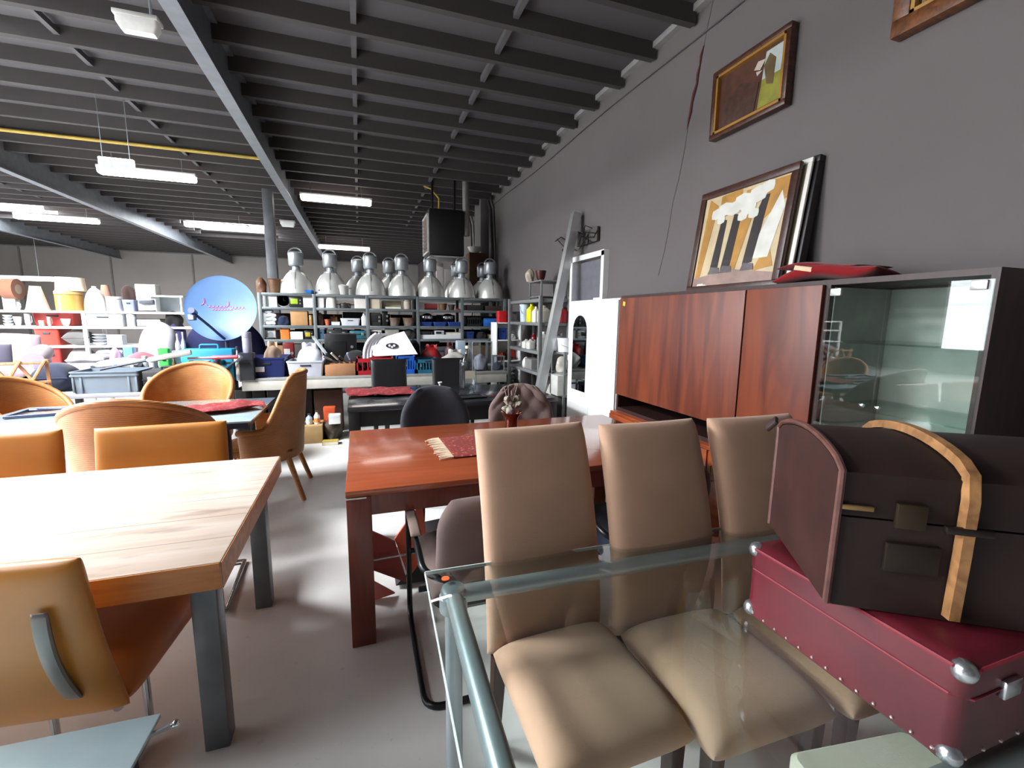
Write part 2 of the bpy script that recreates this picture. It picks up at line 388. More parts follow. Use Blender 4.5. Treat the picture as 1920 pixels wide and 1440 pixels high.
# pipe chase in the far corner
struct('column_3', M().box((XW-0.09, 9.45, 1.95), (0.18, 0.5, 3.9), bev=0.01), plaster_mat('chase_plaster', '#5c5856'))
for k, (y, r) in enumerate(((8.75, .035), (8.55, .022), (10.2, .03), (10.4, .02))):
    struct('trim_%d' % (10+k), M().tube([(XW-0.06, y, 0.0), (XW-0.06, y, 2.9), (XW-0.08, y+.05, 3.6), (XW-0.08, y+.3, 3.88)], r, 8), plain(('#2c2a2b', '#3d3a3a', '#77706c', '#2c2a2b')[k], 0.5))

# ------------------------------------------------------------------ lamps and fittings under the roof
def tube_light(x, y, z, L, label):
    t = thing('tube_light', label, 'light', (x, y, z), 0, 'fluorescent tube lights under the roof')
    M().box((0, 0, 0.05), (L, 0.11, 0.05), bev=0.01).build('housing', WHITE, t)
    M().box((0, 0, -0.005), (L-0.02, 0.15, 0.095), bev=0.035, seg=3).build('diffuser', glow('#fff4ea', 14.0), t)
    for s in (-1, 1): M().tube([(s*L*0.35, 0, 0.07), (s*L*0.35, 0, ZC-z+.01)], 0.006, 6).build('hanger', STEEL_GREY, t)
    return t
tube_light(-0.31, 9.07, 3.58, 1.22, 'long lit tube light just right of the steel column')
tube_light(-0.34, 14.6, 3.50, 1.45, 'lit tube light above the row of high bay lamps, near the far wall')
tube_light(-2.95, 8.55, 3.58, 1.25, 'lit tube light directly behind the green exit sign')
tube_light(-6.3, 13.1, 3.56, 1.5, 'lit tube light under the left roof window, left of the exit sign')
tube_light(-3.05, 12.4, 3.52, 1.3, 'lit tube light under the roof window left of the steel column')
tube_light(-9.3, 16.5, 2.42, 2.2, 'brightest low tube light at the far left edge above the junk shelves')
t = thing('exit_sign', 'lit white exit sign with green running figure hanging under the roof', 'sign', (-2.61, 6.7, 3.11))
M().box((0, 0, 0.085), (0.34, 0.05, 0.17), bev=0.012).build('sign_box', glow('#f2fff6', 4.0), t)
gm = glow('#5fce96', 0.9)
mb = M()
mb.prism([(-.155, .03), (-.10, .03), (-.10, .14), (-.155, .14)], -.028, -.024)
mb.build('door_pictogram', gm, t)
mb = M().lathe([(0.0, -.014), (.014, 0), (0, .014)], n=8).xf(Matrix.Translation((-.05, -.027, .135)) @ Matrix.Scale(0.2, 4, (0, 1, 0)))
mb.prism([(-.065, .115), (-.03, .12), (-.02, .075), (-.05, .07)], -.028, -.024).prism([(-.05, .075), (-.065, .03), (-.05, .03), (-.03, .07)], -.028, -.024).prism([(-.03, .075), (.0, .05), (-.01, .03), (-.045, .06)], -.028, -.024)
mb.build('running_figure', gm, t)
M().prism([(.03, .078), (.09, .078), (.09, .055), (.14, .09), (.09, .125), (.09, .102), (.03, .102)], -.028, -.024).build('arrow', gm, t)
for s in (-1, 1): M().tube([(s*.13, 0, .16), (s*.13, 0, ZC-3.10)], .004, 6).build('wire', STEEL_GREY, t)
def emergency_light(x, y, z, label, s=1.0):
    t = thing('emergency_light', label, 'light', (x, y, z), 0, 'unlit emergency lights')
    M().rrect([(0, 0, 0, .20*s, .07*s, .01), (.045*s, 0, 0, .25*s, .10*s, .015), (.085*s, 0, 0, .25*s, .10*s, .015)]).build('diffuser', plain('#dfe0dc', 0.35), t)
    M().box((0, 0, .10*s), (.27*s, .12*s, .03*s), bev=.006).build('base_plate', plain('#b9b9b4', 0.5), t)
    M().tube([(.08*s, 0, .11*s), (.08*s, 0, ZC-z+.01)], .01, 6).build('hanger', STEEL_GREY, t)
emergency_light(-1.36, 4.03, 3.40, 'unlit white emergency light near the camera beside the grey roof beam', .95)
emergency_light(-1.56, 12.4, 3.62, 'small unlit white emergency light far off right of the steel column', 1.25)
# black air heater hung near the far right corner
t = thing('air_heater', 'black hanging air heater with louvred front above the high bay lamps', 'heater', (1.5, 8.3, 2.56))
M().box((0, 0, 0.40), (0.62, 0.60, 0.78), bev=0.03).build('casing', plain('#0c0c0d', 0.5), t)
mb = M().box((-.325, 0, .68), (.03, .60, .03)).box((-.325, 0, .06), (.03, .60, .03)).box((-.325, -.29, .37), (.03, .03, .65)).box((-.325, .29, .37), (.03, .03, .65))
mb.build('grille_frame', plain('#b9b6b2', 0.5), t)
mb = M()
for k in range(9): mb.box((-.325, 0, .11+.065*k), (.035, .56, .012), rot=(0, .6, 0))
mb.build('louvre', plain('#6d5a50', 0.5), t)
M().box((0, -.02, -.012), (.60, .58, .03), bev=.01).build('drip_tray', plain('#a9a6a2', 0.4, 0.3), t)
M().lathe([(.07, 0), (.075, .1), (.06, .22), (.06, .95)], (.36, -.2, .38)).build('flue_pipe', plain('#8e8a88', .4, .6), t)
for s in (-1, 1): M().tube([(s*.2, 0, .78), (s*.2, 0, 1.44)], .02, 8).build('hanger', BLACK_METAL, t)
M().tube([(-.1, -.1, .78), (-.1, -.1, 1.0), (-.2, .1, 1.2), (-.3, .3, 1.29)], .014, 6).build('gas_hose', plain('#a58a2c', .5), t)

# ------------------------------------------------------------------ pictures on and by the right wall (facing -x)
def frame_parts(t, W, H, fw, depth, mat, inner=None):
    """frame in local y (width) / z (height), front at -x"""
    mb = M()
    for zc, hh in ((fw/2, fw), (H-fw/2, fw)): mb.box((0, 0, zc), (depth, W, hh), bev=.006)
    for yc in (-W/2+fw/2, W/2-fw/2): mb.box((0, yc, H/2), (depth, fw, H-2*fw+.002), bev=.006)
    mb.build('frame', mat, t)
    if inner:
        mb = M(); f2 = fw+.018
        for zc in (fw+.008, H-fw-.008): mb.box((-.004, 0, zc), (depth*.7, W-2*fw, .018))
        for yc in (-W/2+fw+.008, W/2-fw-.008): mb.box((-.004, yc, H/2), (depth*.7, .018, H-2*fw))
        mb.build('inner_moulding', inner, t)
def patch(mb, pts, x, mi): mb.prism(pts, x, x-.0012, 'x', mi)
t = thing('painting', 'brown landscape painting in a deep gilt wooden frame, hung high alone on the grey wall', 'painting', (2.565, 2.60, 2.83), 0)
frame_parts(t, .64, .47, .035, .06, wood('#2a1510', '#54301c', .4), plain('#a97c3a', .4, .4))
mb = M(); mb.box((0.01, 0, .235), (.01, .54, .37))
patch(mb, [(-.24, .24), (-.10, .24), (-.12, .40), (-.25, .40)], .003, 1); patch(mb, [(-.25, .07), (-.08, .07), (-.10, .24), (-.25, .24)], .003, 2)
patch(mb, [(-.19, .18), (-.14, .20), (-.11, .32), (-.15, .38), (-.20, .33)], .0015, 3)
patch(mb, [(-.12, .36), (-.06, .37), (-.03, .33), (-.08, .31)], .001, 4); patch(mb, [(-.10, .30), (-.05, .31), (-.06, .28)], .0005, 4)
patch(mb, [(-.05, .06), (.25, .06), (.26, .20), (.08, .30), (-.08, .24)], .002, 5)
mb.build('canvas', [plain('#4b2c1e', .5, var=.35, scale=12), plain('#a9b3ae', .5), plain('#7d7a2c', .5, var=.3), plain('#5c4a2c', .5, var=.3), plain('#b9ada0', .5), plain('#3f251b', .5, var=.4, scale=20)], t)
t = thing('painting', 'gilt framed painting cut off by the top edge of the photo', 'painting', (2.56, 1.20, 2.88), 0)
frame_parts(t, 1.0, .75, .075, .07, wood('#3b2012', '#7a4a26', .4), plain('#b58a4c', .4, .4))
mb = M(); mb.box((.01, 0, .375), (.01, .8, .56))
patch(mb, [(.38, .10), (.05, .10), (.0, .25), (.2, .40), (.38, .35)], .003, 1); patch(mb, [(.30, .12), (.12, .14), (.16, .26), (.28, .24)], .002, 2); patch(mb, [(-.05, .1), (-.38, .1), (-.38, .3), (-.1, .26)], .003, 3)
mb.build('canvas', [plain('#7a5f45', .5, var=.3), plain('#3a2a1c', .5, var=.3), plain('#7c7a3a', .5, var=.3), plain('#a58c78', .5, var=.2)], t)
# picture with dark columns leaning on top of the wall unit
UT = 1.70
lean = 0.13
t = thing('picture', 'framed picture of three dark column shapes on ochre and cream, leaning on the wall unit', 'picture', (2.40, 2.48, UT), (0, lean, 0))
frame_parts(t, .80, .74, .05, .03, wood('#2c1a15', '#4a2c22', .4))
mb = M(); mb.box((.004, 0, .37), (.008, .72, .66)); PW = .35
cr, oc, wh, dk, pk = 1, 2, 3, 4, 5
patch(mb, [(.34, .05), (.30, .05), (.22, .62), (.31, .68)], -.001, oc); patch(mb, [(.02, .10), (-.02, .10), (-.14, .66), (-.02, .67), (.0, .4)], -.001, oc)
patch(mb, [(-.15, .68), (-.34, .68), (-.34, .55), (-.2, .45)], -.001, oc); patch(mb, [(-.18, .12), (-.33, .14), (-.27, .30)], -.001, oc)
patch(mb, [(.20, .68), (.02, .69), (.0, .55), (.2, .52)], -.0008, oc)
patch(mb, [(-.10, .2), (-.16, .3), (-.30, .60), (-.34, .5), (-.28, .2)], -.0012, wh)
for pl in ([(.20, .15), (.13, .14), (.115, .50), (.165, .51)], [(.10, .13), (.02, .13), (-.01, .51), (.055, .53)], [(-.09, .17), (-.165, .18), (-.215, .60), (-.17, .60), (-.12, .46)]):
    patch(mb, pl, -.002, dk)
for (a, b_, r) in ((.22, .56, .05), (.15, .58, .06), (.07, .57, .06), (.0, .60, .07), (-.06, .55, .06), (-.12, .62, .07), (-.19, .65, .05), (-.02, .50, .04), (-.11, .50, .04), (.17, .51, .035)):
    patch(mb, [(a+r*math.cos(q*PI/4)*(1+.25*(q % 2)), b_+.8*r*math.sin(q*PI/4)) for q in range(8)], -.003-.0002*abs(a), wh)
patch(mb, [(.35, .05), (-.35, .05), (-.35, .10), (.0, .15), (.35, .11)], -.0015, pk)
for a in (.16, .05, -.13): patch(mb, [(a+.05, .13), (a-.06, .13), (a-.05, .17), (a+.03, .18)], -.004, 6)
mb.build('canvas', [plain('#d9c19a', .5, var=.12), plain('#e8d9bd', .5), plain('#c08a40', .5, var=.2), plain('#ebe6dc', .5), plain('#352c2c', .5), plain('#a88a80', .5, var=.2), plain('#6e6568', .5, var=.3)], t)
M().box((-.008, 0, .37), (.004, .70, .64)).build('glazing', glass((.97, .98, .98), 1.35), t)
t = thing('picture', 'white edged picture frame stacked directly behind the three column picture', 'picture', (2.438, 2.44, UT), (0, lean, 0))
frame_parts(t, .80, .755, .03, .018, plain('#dad6cf', .5)); M().box((.004, 0, .377), (.006, .75, .70)).build('backing_board', plain('#8a7a66', .8), t)
t = thing('picture', 'thick black edged picture standing last in the stack against the grey wall', 'picture', (2.485, 2.42, UT), (0, lean, 0))
frame_parts(t, .80, .765, .04, .055, plain('#151112', .5)); M().box((.01, 0, .38), (.006, .73, .70)).build('backing_board', plain('#3a3230', .8), t)
# metal branch rack hung on the wall above the door
t = thing('wall_ornament', 'dark twisted metal branch rack on the grey wall above the white framed door', 'ornament', (2.59, 5.1, 2.43))
mb = M(); rnd = random.Random(5)
mb.box((-.02, -.25, .02), (.03, .50, .16), bev=.005); mb.build('back_plate', plain('#55504e', .6, .4), t)
mb = M()
for k in range(9):
    y0 = rnd.uniform(-.5, .05); mb.tube([(-.03, y0, rnd.uniform(-.05, .1)), (-.07, y0+rnd.uniform(-.1, .2), rnd.uniform(-.1, .15)), (-.05, y0+rnd.uniform(-.2, .35), rnd.uniform(-.15, .2))], [.008, .007, .004], 6)
mb.tube([(-.03, .1, -.02), (-.06, .4, .12), (-.05, .6, .1)], .008, 6).tube([(-.03, .1, .05), (-.06, .35, -.05), (-.05, .25, -.14)], .008, 6).tube([(-.03, .0, -.1), (-.06, .3, -.02), (-.05, .55, .12)], .006, 6)
mb.build('branch', plain('#2c2828', .5, .6), t)

# ------------------------------------------------------------------ mahogany wall unit
RW = wood('#481a0e', '#7c3a1e', .48, (3.5, 3.5, .45)); RWD = wood('#1e0e0b', '#361812', .5, (10, 10, 1.2)); RWL = wood('#6e2c12', '#a85426', .3, (10, 1.0, 10), coat=.3)
t = thing('wall_unit', 'long reddish wood wall unit with glass display doors along the right wall', 'cabinet', (2.375, 2.185, 0))
D, Y0, Y1 = .45, -1.215, 1.215
mb = M().box((0, 0, UT-.0125), (D, 2.43, .025)).box((0.0, 0, .715), (D, 2.43, .03))
for y in (Y0+.0125, -.60, Y1-.0125): mb.box((0, y, 1.20), (D, .025, .95))
mb.box((D/2-.01, -.45+.45, 1.2), (.015, 2.4, .95)); mb.box((0.01, .3, .845), (D-.03, 1.79, .02))
mb.build('carcass', RWD, t)
M().box((D/2-.024, -.905, 1.2), (.006, .585, .93)).box((0, Y0+.029, 1.2), (D-.05, .006, .93)).box((0, -.617, 1.2), (D-.05, .006, .93)).build('lining', plain('#a5a59f', .6), t)
mb = M().box((-.02, 0, .05), (D-.02, 2.40, .10)); mb.build('plinth', RWD, t)
mb = M().box((-.03, 0, .40), (D+.06, 2.43, .60), bev=.004); mb.build('base_cabinet', RWL, t)
for y0, y1 in ((-.59, -.135), (-.13, 1.20)):
    d = M().box((-D/2-.011, (y0+y1)/2, 1.262), (.022, y1-y0-.006, .83), bev=.002).build('door', RW, t)
for k, (y0, y1) in enumerate(((-1.2, -.60), (-.595, .005), (.01, .60), (.605, 1.2))):
    d = M().box((-D/2-.07, (y0+y1)/2, .40), (.02, y1-y0-.008, .56), bev=.003).build('base_door', RWL, t)
    M().tube([(-D/2-.085, y1-.06, .60), (-D/2-.105, y1-.06, .60), (-D/2-.105, y1-.06, .50), (-D/2-.085, y1-.06, .50)], .005, 8).build('handle', BRASS, d)
GD = glass((.90, .95, .93), 1.5)
for s, (y0, y1) in ((1, (-.860, -.605)), (-1, (-1.205, -.865))):
    d = M().box((-D/2-.004, (y0+y1)/2, 1.20), (.006, y1-y0, .92)).build('glass_door', GD, t)
    yk = y0+.03 if s == 1 else y1-.03
    M().lathe([(.004, 0), (.004, .012), (.011, .014), (.011, .022), (.004, .026)], n=14).xf(Matrix.Translation((-D/2-.005, yk, 1.13)) @ Matrix.Rotation(-PI/2, 4, 'Y')).build('knob', CHROME, d)
    yh = y1-.04 if s == 1 else y0+.04
    M().box((-D/2-.006, yh, 1.64), (.016, .05, .035), bev=.004).build('hinge', plain('#c9c9c4', .3, .5), d)
M().box((.01, -.905, 1.405), (D-.07, .575, .008)).build('glass_shelf', glass((.80, .92, .88), 1.5), t)
M().box((.01, -.905, 1.095), (D-.07, .575, .008)).build('glass_shelf', glass((.80, .92, .88), 1.5), t)
M().box((-D/2-.0228, 1.13, 1.63), (.001, .035, .035), rot=(.2, 0, 0)).build('price_sticker', plain('#e0b43a', .6), t)
# folded red rug on top of the unit
t = thing('folded_rug', 'red folded rug lying on top of the wall unit beside the leaning pictures', 'rug', (2.36, 1.72, UT))
mb = M(); mb.shell(lambda u, v: Vector((.15*v, .27*u+.03*v, .045+.02*math.sin(3*u+1)+.012*v*u+.025*(u < -.6)*(-u-.6))), .075, 24, 14, 4)
mb.shell(lambda u, v: Vector((.13*v, .22*u+.02, .085+.018*math.sin(2.5*u+.4))), .03, 20, 12, 4)
mb.build('rug', fabric('#7a1216'), t)
M().shell(lambda u, v: Vector((-.148+.004*v, .05*u+.06, .075+.012*v+.01*u)), .01, 8, 6, 4).build('lining', fabric('#d9b99a'), t)

# ------------------------------------------------------------------ white wardrobe with an arched mirror
WHW = plain('#f2f2f0', .35, var=.02)
t = thing('wardrobe', 'white wardrobe with narrow arched mirror, at the far end of the wood wall unit', 'wardrobe', (2.375, 3.90, 0))
M().box((.0, 0, .86), (.44, .96, 1.65), bev=.006).build('body', WHW, t)
M().box((.01, 0, .03), (.40, .90, .06)).build('plinth', WHW, t)
for y0, y1 in ((-.475, .0), (.003, .475)):
    M().box((-.229, (y0+y1)/2, .87), (.018, y1-y0, 1.60), bev=.004).build('door', WHW, t)
def arch(w_, z0, z1, n=12): return [(-w_/2, z0), (w_/2, z0), (w_/2, z1-w_/2)]+[(w_/2*math.cos(PI*k/n), z1-w_/2+w_/2*math.sin(PI*k/n)) for k in range(1, n)]+[(-w_/2, z1-w_/2)]
M().prism([(a+.22, b) for a, b in arch(.30, .76, 1.535)], -.2385, -.2425, 'x').build('mirror', plain('#8a8f92', .03, 1.0, .02), t)
t = thing('leaning_panel', 'narrow white board leaning on the wall between the wardrobe and the door frame', 'board', (2.46, 4.52, 0), (0, .05, 0))
M().box((0, 0, .87), (.03, .14, 1.74), bev=.004).build('board', WHITE, t)

# ------------------------------------------------------------------ foreground: glass table with suitcase and trunk, cream chairs
TUBE = plain('#aab4b8', .34, .55, .06)
GT = .72
t = thing('glass_table', 'glass topped table with grey tubular frame in the right foreground', 'table', (.165, 1.29, 0), math.radians(-2.0))
M().box((.75, -.47, GT-.005), (1.50, .94, .010), bev=.002).build('tabletop', glass((.90, .945, .93), 1.5), t)
M().box((.75, .001, GT-.005), (1.50, .003, .011)).box((-.001, -.47, GT-.005), (.003, .94, .011)).build('polished_edge', plain('#cdd6d2', .2, var=.1), t)
zt = GT-.043; Lx, Ly = 1.42, .86; xo, yo = .075, -.075
corners = [(xo, yo), (xo+Lx-.07, yo), (xo+Lx-.07, yo-Ly+.07), (xo, yo-Ly+.07)]
for (a, b_) in ((0, 1), (1, 2), (2, 3), (3, 0)):
    M().tube([(*corners[a], zt), (*corners[b_], zt)], .026, 18).build('rail', TUBE, t)
for x, y in corners:
    l = M().tube([(x, y, 0.0), (x, y, zt)], .026, 18).build('leg', TUBE, t)
    M().lathe([(.0, .032), (.022, .031), (.034, .025), (.038, .012), (.036, .004), (.042, .0), (.042, -.044), (.036, -.050), (.02, -.052)], (x, y, zt), 20).build('corner_joint', TUBE, l)
M().lathe([(.012, 0), (.012, .0012), (0, .0012)], (.055, -.052, GT), 16).xf(Matrix.Identity(4)).build('orange_sticker', plain('#f0622a', .6), t)
# red suitcase lying on the glass
def suitcase():
    X0, X1, Y0_, Y1_, Z0, Z1 = .955, 1.60, .385, .835, GT+.0005, .925
    t = thing('suitcase', 'worn red leather suitcase lying on the glass table under the dark trunk', 'suitcase', ((X0+X1)/2, (Y0_+Y1_)/2, Z0))
    W_, D_, H_ = X1-X0, Y1_-Y0_, Z1-Z0; R = plain('#52121c', .42, var=.35, scale=4, bump=.15)
    M().rrect([(0.006, 0, 0, W_-.012, D_-.012, .02), (.012, 0, 0, W_, D_, .025), (H_*.68, 0, 0, W_, D_, .025)]).build('body', R, t)
    M().rrect([(H_*.685, 0, 0, W_+.004, D_+.004, .026), (H_-.012, 0, 0, W_+.004, D_+.004, .026), (H_-.002, 0, 0, W_-.02, D_-.02, .02), (H_, 0, 0, W_-.06, D_-.06, .02)]).build('lid', R, t)
    mb = M()
    L = [(sx*(W_/2+.003-.02), sy*(D_/2+.003-.02)) for sx, sy in ((-1, -1), (1, -1), (1, 1), (-1, 1))]
    mb.tube([(-W_/2-.003, D_/2-.02, H_*.685), (-W_/2-.003, -D_/2+.02, H_*.685), (-W_/2+.02, -D_/2-.003, H_*.685), (W_/2-.02, -D_/2-.003, H_*.685)], .0025, 6)
    mb.tube([(-W_/2-.003, D_/2-.02, H_-.01), (-W_/2-.003, -D_/2+.02, H_-.01), (-W_/2+.02, -D_/2-.003, H_-.01), (W_/2-.02, -D_/2-.003, H_-.01)], .004, 6)
    mb.build('piping', plain('#74222e', .5), t)
    for sx, sy in ((-1, -1), (-1, 1), (1, -1), (1, 1)):
        for z in (.022, H_-.018):
            M().blob((sx*(W_/2-.012), sy*(D_/2-.012), z), (.04, .04, .042), 1, 0.0, 2, False).build('corner_cap', plain('#b9bcc0', .25, .9), t)
    SM = plain('#c9b9b0', .3, .9)
    for k in range(13): M().blob((-W_/2-.001, -D_/2+.03+(D_-.06)*k/12, .02), (.008, .008, .008), 0, 0, 1, False).build('stud', SM, t)
    for k in range(12): M().blob((-W_/2+.03+(W_-.06)*k/11, -D_/2-.001, .02), (.008, .008, .008), 0, 0, 1, False).build('stud', SM, t)
    M().tube(fillet([(-.09, -D_/2-.005, H_*.5), (-.09, -D_/2-.04, H_*.5), (.09, -D_/2-.04, H_*.5), (.09, -D_/2-.005, H_*.5)], .02), .008, 8).build('handle', plain('#4a0d16', .5), t)
    for s in (-1, 1): M().box((s*.2, -D_/2-.006, H_*.68), (.05, .01, .035), bev=.003).build('latch', plain('#b9bcc0', .25, .9), t)
suitcase()
# domed trunk with wooden slats lying on the suitcase
def trunk():
    a = math.radians(-33)
    t = thing('trunk', 'dark brown domed steamer trunk with pale wooden slats resting on the red suitcase', 'trunk', (.89, .585, .927), a)
    Lx, Dy, Hb, Ht = .92, .365, .19, .325      # local x along the front, y to the back
    SK = plain('#241613', .6, var=.3, scale=7, bump=.2, spec=.3); EN = plain('#311a16', .6, var=.25, scale=9, bump=.2, spec=.3)
    def dome(n=14, off=0.0):
        o = []
        for k in range(n+1):
            q = k/n; y = -off+(Dy+2*off)*q; o.append((y, .282+off+(Ht-.282)*math.sin(PI*q)**.6))
        return o
    prof = dome()
    M().rrect([(0, Lx/2, Dy/2, Lx, Dy, .012), (Hb, Lx/2, Dy/2, Lx, Dy, .012)]).build('body', SK, t)
    mb = M(); mb.ring([[(x, y, z) for y, z in [(0, Hb+.004)]+prof+[(Dy, Hb+.004)]] for x in (.004, Lx-.004)]); mb.build('lid', SK, t)
    for x in (-.002, Lx+.002):
        mb = M(); P = [(0.004, .004)]+[(min(max(y, .004), Dy-.004), z-.004) for y, z in prof]+[(Dy-.004, .004)]
        mb.prism(P, x-.003, x+.003, 'x'); mb.build('end_panel', EN, t)
        mb = M(); Q = [(y, z) for y, z in dome(14, .004)]
        mb.tube([(x, -.002, .004), (x, -.004, .25)]+[(x, y, z) for y, z in Q]+[(x, Dy+.002, .25), (x, Dy+.002, .004)], .007, 8); mb.build('edge_binding', plain('#54332c', .5, var=.35, scale=30), t)
    SL = wood('#6e4a2a', '#a87a4c', .5, (10, 10, 10))
    for x in (.205, .60):
        pts = [(-.012, .012), (-.014, .14), (-.013, .25)]+[(y, z+.009) for y, z in dome(14, .004)]+[(Dy+.012, .25), (Dy+.012, .02)]
        mb = M()
        loops = []
        for i, (y, z) in enumerate(pts):
            y0, z0 = pts[max(i-1, 0)]; y1, z1 = pts[min(i+1, len(pts)-1)]; n = Vector((0, -(z1-z0), y1-y0)).normalized()
            c = Vector((x, y, z)); w2 = .011
            loops.append([c+Vector((-w2, 0, 0))-n*.010, c+Vector((w2, 0, 0))-n*.010, c+Vector((w2*.8, 0, 0))+n*.008, c+Vector((-w2*.8, 0, 0))+n*.008])
        mb.ring(loops); mb.build('slat', SL, t)
        M().box((x, -.018, Hb+.002), (.075, .012, .014), bev=.003).build('slat_clasp', plain('#2a2320', .4, .6), t)
    M().box((.12, -.004, .205), (.05, .012, .05), bev=.003).build('hasp', plain('#3a2f20', .5, .6), t)
    M().box((.13, -.004, .12), (.09, .012, .06), bev=.003).build('lock', plain('#2a201a', .5, .5), t)
    M().box((.03, -.005, .213), (.055, .008, .010), bev=.002).build('hinge_strap', plain('#8a7048', .4, .6), t)
    M().box((-.012, .40, .285), (.012, .03, .04), rot=(.5, .5, 0), bev=.004).build('loose_strap', plain('#2d1b18', .6), t)
trunk()
CREAM = fabric('#b5927a', var=.06)
def cream_chair(loc, rz, label):
    t = thing('dining_chair', label, 'chair', loc, rz, 'cream high back dining chairs')
    # chair faces -y (towards the camera); seat front at y=-.42, back at y=.06
    def seat(u, v): return Vector((.205*u*(1-.02*v), -.20+.225*v, .425+.012*(1-u*u)*(1-v*v)-.012*max(0, -v-.55)))
    M().shell(seat, .125, 22, 22, 7).build('seat', CREAM, t)
    def back(u, v):
        q = (v+1)/2; z = .40+.72*q; y = .05+.17*q**1.3+.018*math.sin(PI*q)*(-1)
        return Vector((.21*u*(1-.02*q), y+.012*u*u, z))
    M().shell(back, .085, 22, 26, 12).build('backrest', CREAM, t)
    LG = wood('#2a1712', '#4a2c20', .4, (10, 10, 2))
    for x, y, y2 in ((-.175, -.385, -.385), (.175, -.385, -.385), (-.175, .04, .09), (.175, .04, .09)):
        M().rrect([(0, x, y2, .032, .032, .003), (.40, x, y, .045, .045, .004)]).build('leg', LG, t)
    return t
cream_chair((.572, 1.22, 0), math.radians(1.5), 'cream high-back chair left of the three, seat seen through the glass tabletop')
cream_chair((1.012, 1.16, 0), math.radians(-1), 'middle cream high-back chair, its seat partly under the red suitcase')
cream_chair((1.475, 1.13, 0), math.radians(-2), 'cream high-back chair behind the trunk, right of the three')
t = thing('stool', 'low pale upholstered stool at the bottom edge below the red suitcase', 'stool', (1.115, .47, 0), math.radians(-8))
M().rrect([(.37, 0, 0, .35, .36, .02), (.38, 0, 0, .365, .375, .025), (.44, 0, 0, .365, .375, .025), (.45, 0, 0, .345, .355, .02)]).build('seat', fabric('#c9c4b2', var=.05), t)
for x in (-.14, .14):
    for y in (-.14, .14): M().rrect([(0, x, y, .03, .03, .003), (.37, x, y, .04, .04, .003)]).build('leg', wood('#2a1712', '#4a2c20', .4, (10, 10, 2)), t)

# ------------------------------------------------------------------ cherry table and the chairs round it
CH = wood('#7c3a20', '#90482a', .22, (.6, 6, 6), coat=.4, bump=.01); CHL = wood('#54200f', '#75301a', .35, (12, 12, 1.5), coat=.2)
t = thing('dining_table', 'cherry red wooden dining table with square legs in the middle of the shop', 'table', (.86, 2.50, 0))
M().box((0, 0, .735), (1.89, 1.09, .03), bev=.004).build('tabletop', CH, t)
mb = M()
for y in (-.525, .525): mb.box((0, y, .675), (1.70, .03, .09))
for x in (-.925, .925): mb.box((x, 0, .675), (.03, .90, .09))
mb.build('apron', CHL, t)
for x in (-.89, .89):
    for y in (-.49, .49): M().box((x, y, .36), (.105, .105, .72), bev=.004).build('leg', CHL, t)
M().box((-.90, -.546, .715), (.085, .004, .008), bev=.001).build('metal_strip', plain('#c9c2b8', .3, .9), t)
# small rug runner on it
t = thing('rug_runner', 'small red patterned rug with cream fringe on the cherry table', 'rug', (.72, 2.48, .7505), math.radians(2))
def rugmat(c1, c2, sc=40):
    key = f'rugpattern_{c1}_{c2}'
    if key in MATS: return MATS[key]
    m, nt, b = _new(key); v = _coords(nt, 1.0)
    vo = nt.nodes.new('ShaderNodeTexVoronoi'); vo.inputs['Scale'].default_value = sc; vo.distance = 'MANHATTAN'; nt.links.new(v, vo.inputs['Vector'])
    nt.links.new(_ramp(nt, vo.outputs['Distance'], [(0.12, lin(c2)), (0.3, lin(c1)), (0.55, lin(c1)), (0.75, tuple(x*.6 for x in lin(c1)))]), b.inputs['Base Color'])
    b.inputs['Roughness'].default_value = .95; _bump(nt, b, vo.outputs['Distance'], .3, .002); MATS[key] = m; return m
M().shell(lambda u, v: Vector((.28*u, .20*v, .008+.002*math.sin(6*u)*math.cos(4*v))), .012, 24, 14, 20).build('rug', rugmat('#8c3026', '#c98a6a'), t)
mb = M(); rnd = random.Random(9)
for k in range(26):
    y = -.195+.39*k/25; mb.tube([(-.275, y, .009), (-.31, y+rnd.uniform(-.008, .008), .008), (-.345-rnd.uniform(0, .02), y+rnd.uniform(-.015, .015), .006)], [.006, .005, .003], 5)
mb.build('fringe', fabric('#cdb79c'), t)
t = thing('vase', 'dark copper vase with dried grey flower head standing on the cherry table', 'vase', (.93, 2.72, .7505))
M().lathe([(.0, 0), (.035, .0), (.045, .02), (.038, .06), (.045, .10), (.075, .135), (.07, .137), (.04, .10), (.03, .06), (.0, .03)], n=24).build('vase_body', plain('#6a3a2e', .15, .8), t)
mb = M(); rnd = random.Random(4)
for k in range(16):
    mb.blob((rnd.uniform(-.04, .04), rnd.uniform(-.04, .04), .13+rnd.uniform(0, .10)), (rnd.uniform(.03, .06),)*3, k, .25, 2, False)
for k in range(5): mb.tube([(0, 0, .05), (.02*math.cos(k), .02*math.sin(k), .15), (.05*math.cos(k*1.3), .05*math.sin(k*1.3), .25+.02*k)], .003, 5)
mb.build('dried_flower', plain('#8b8478', .9, var=.35, scale=60, bump=.6), t)
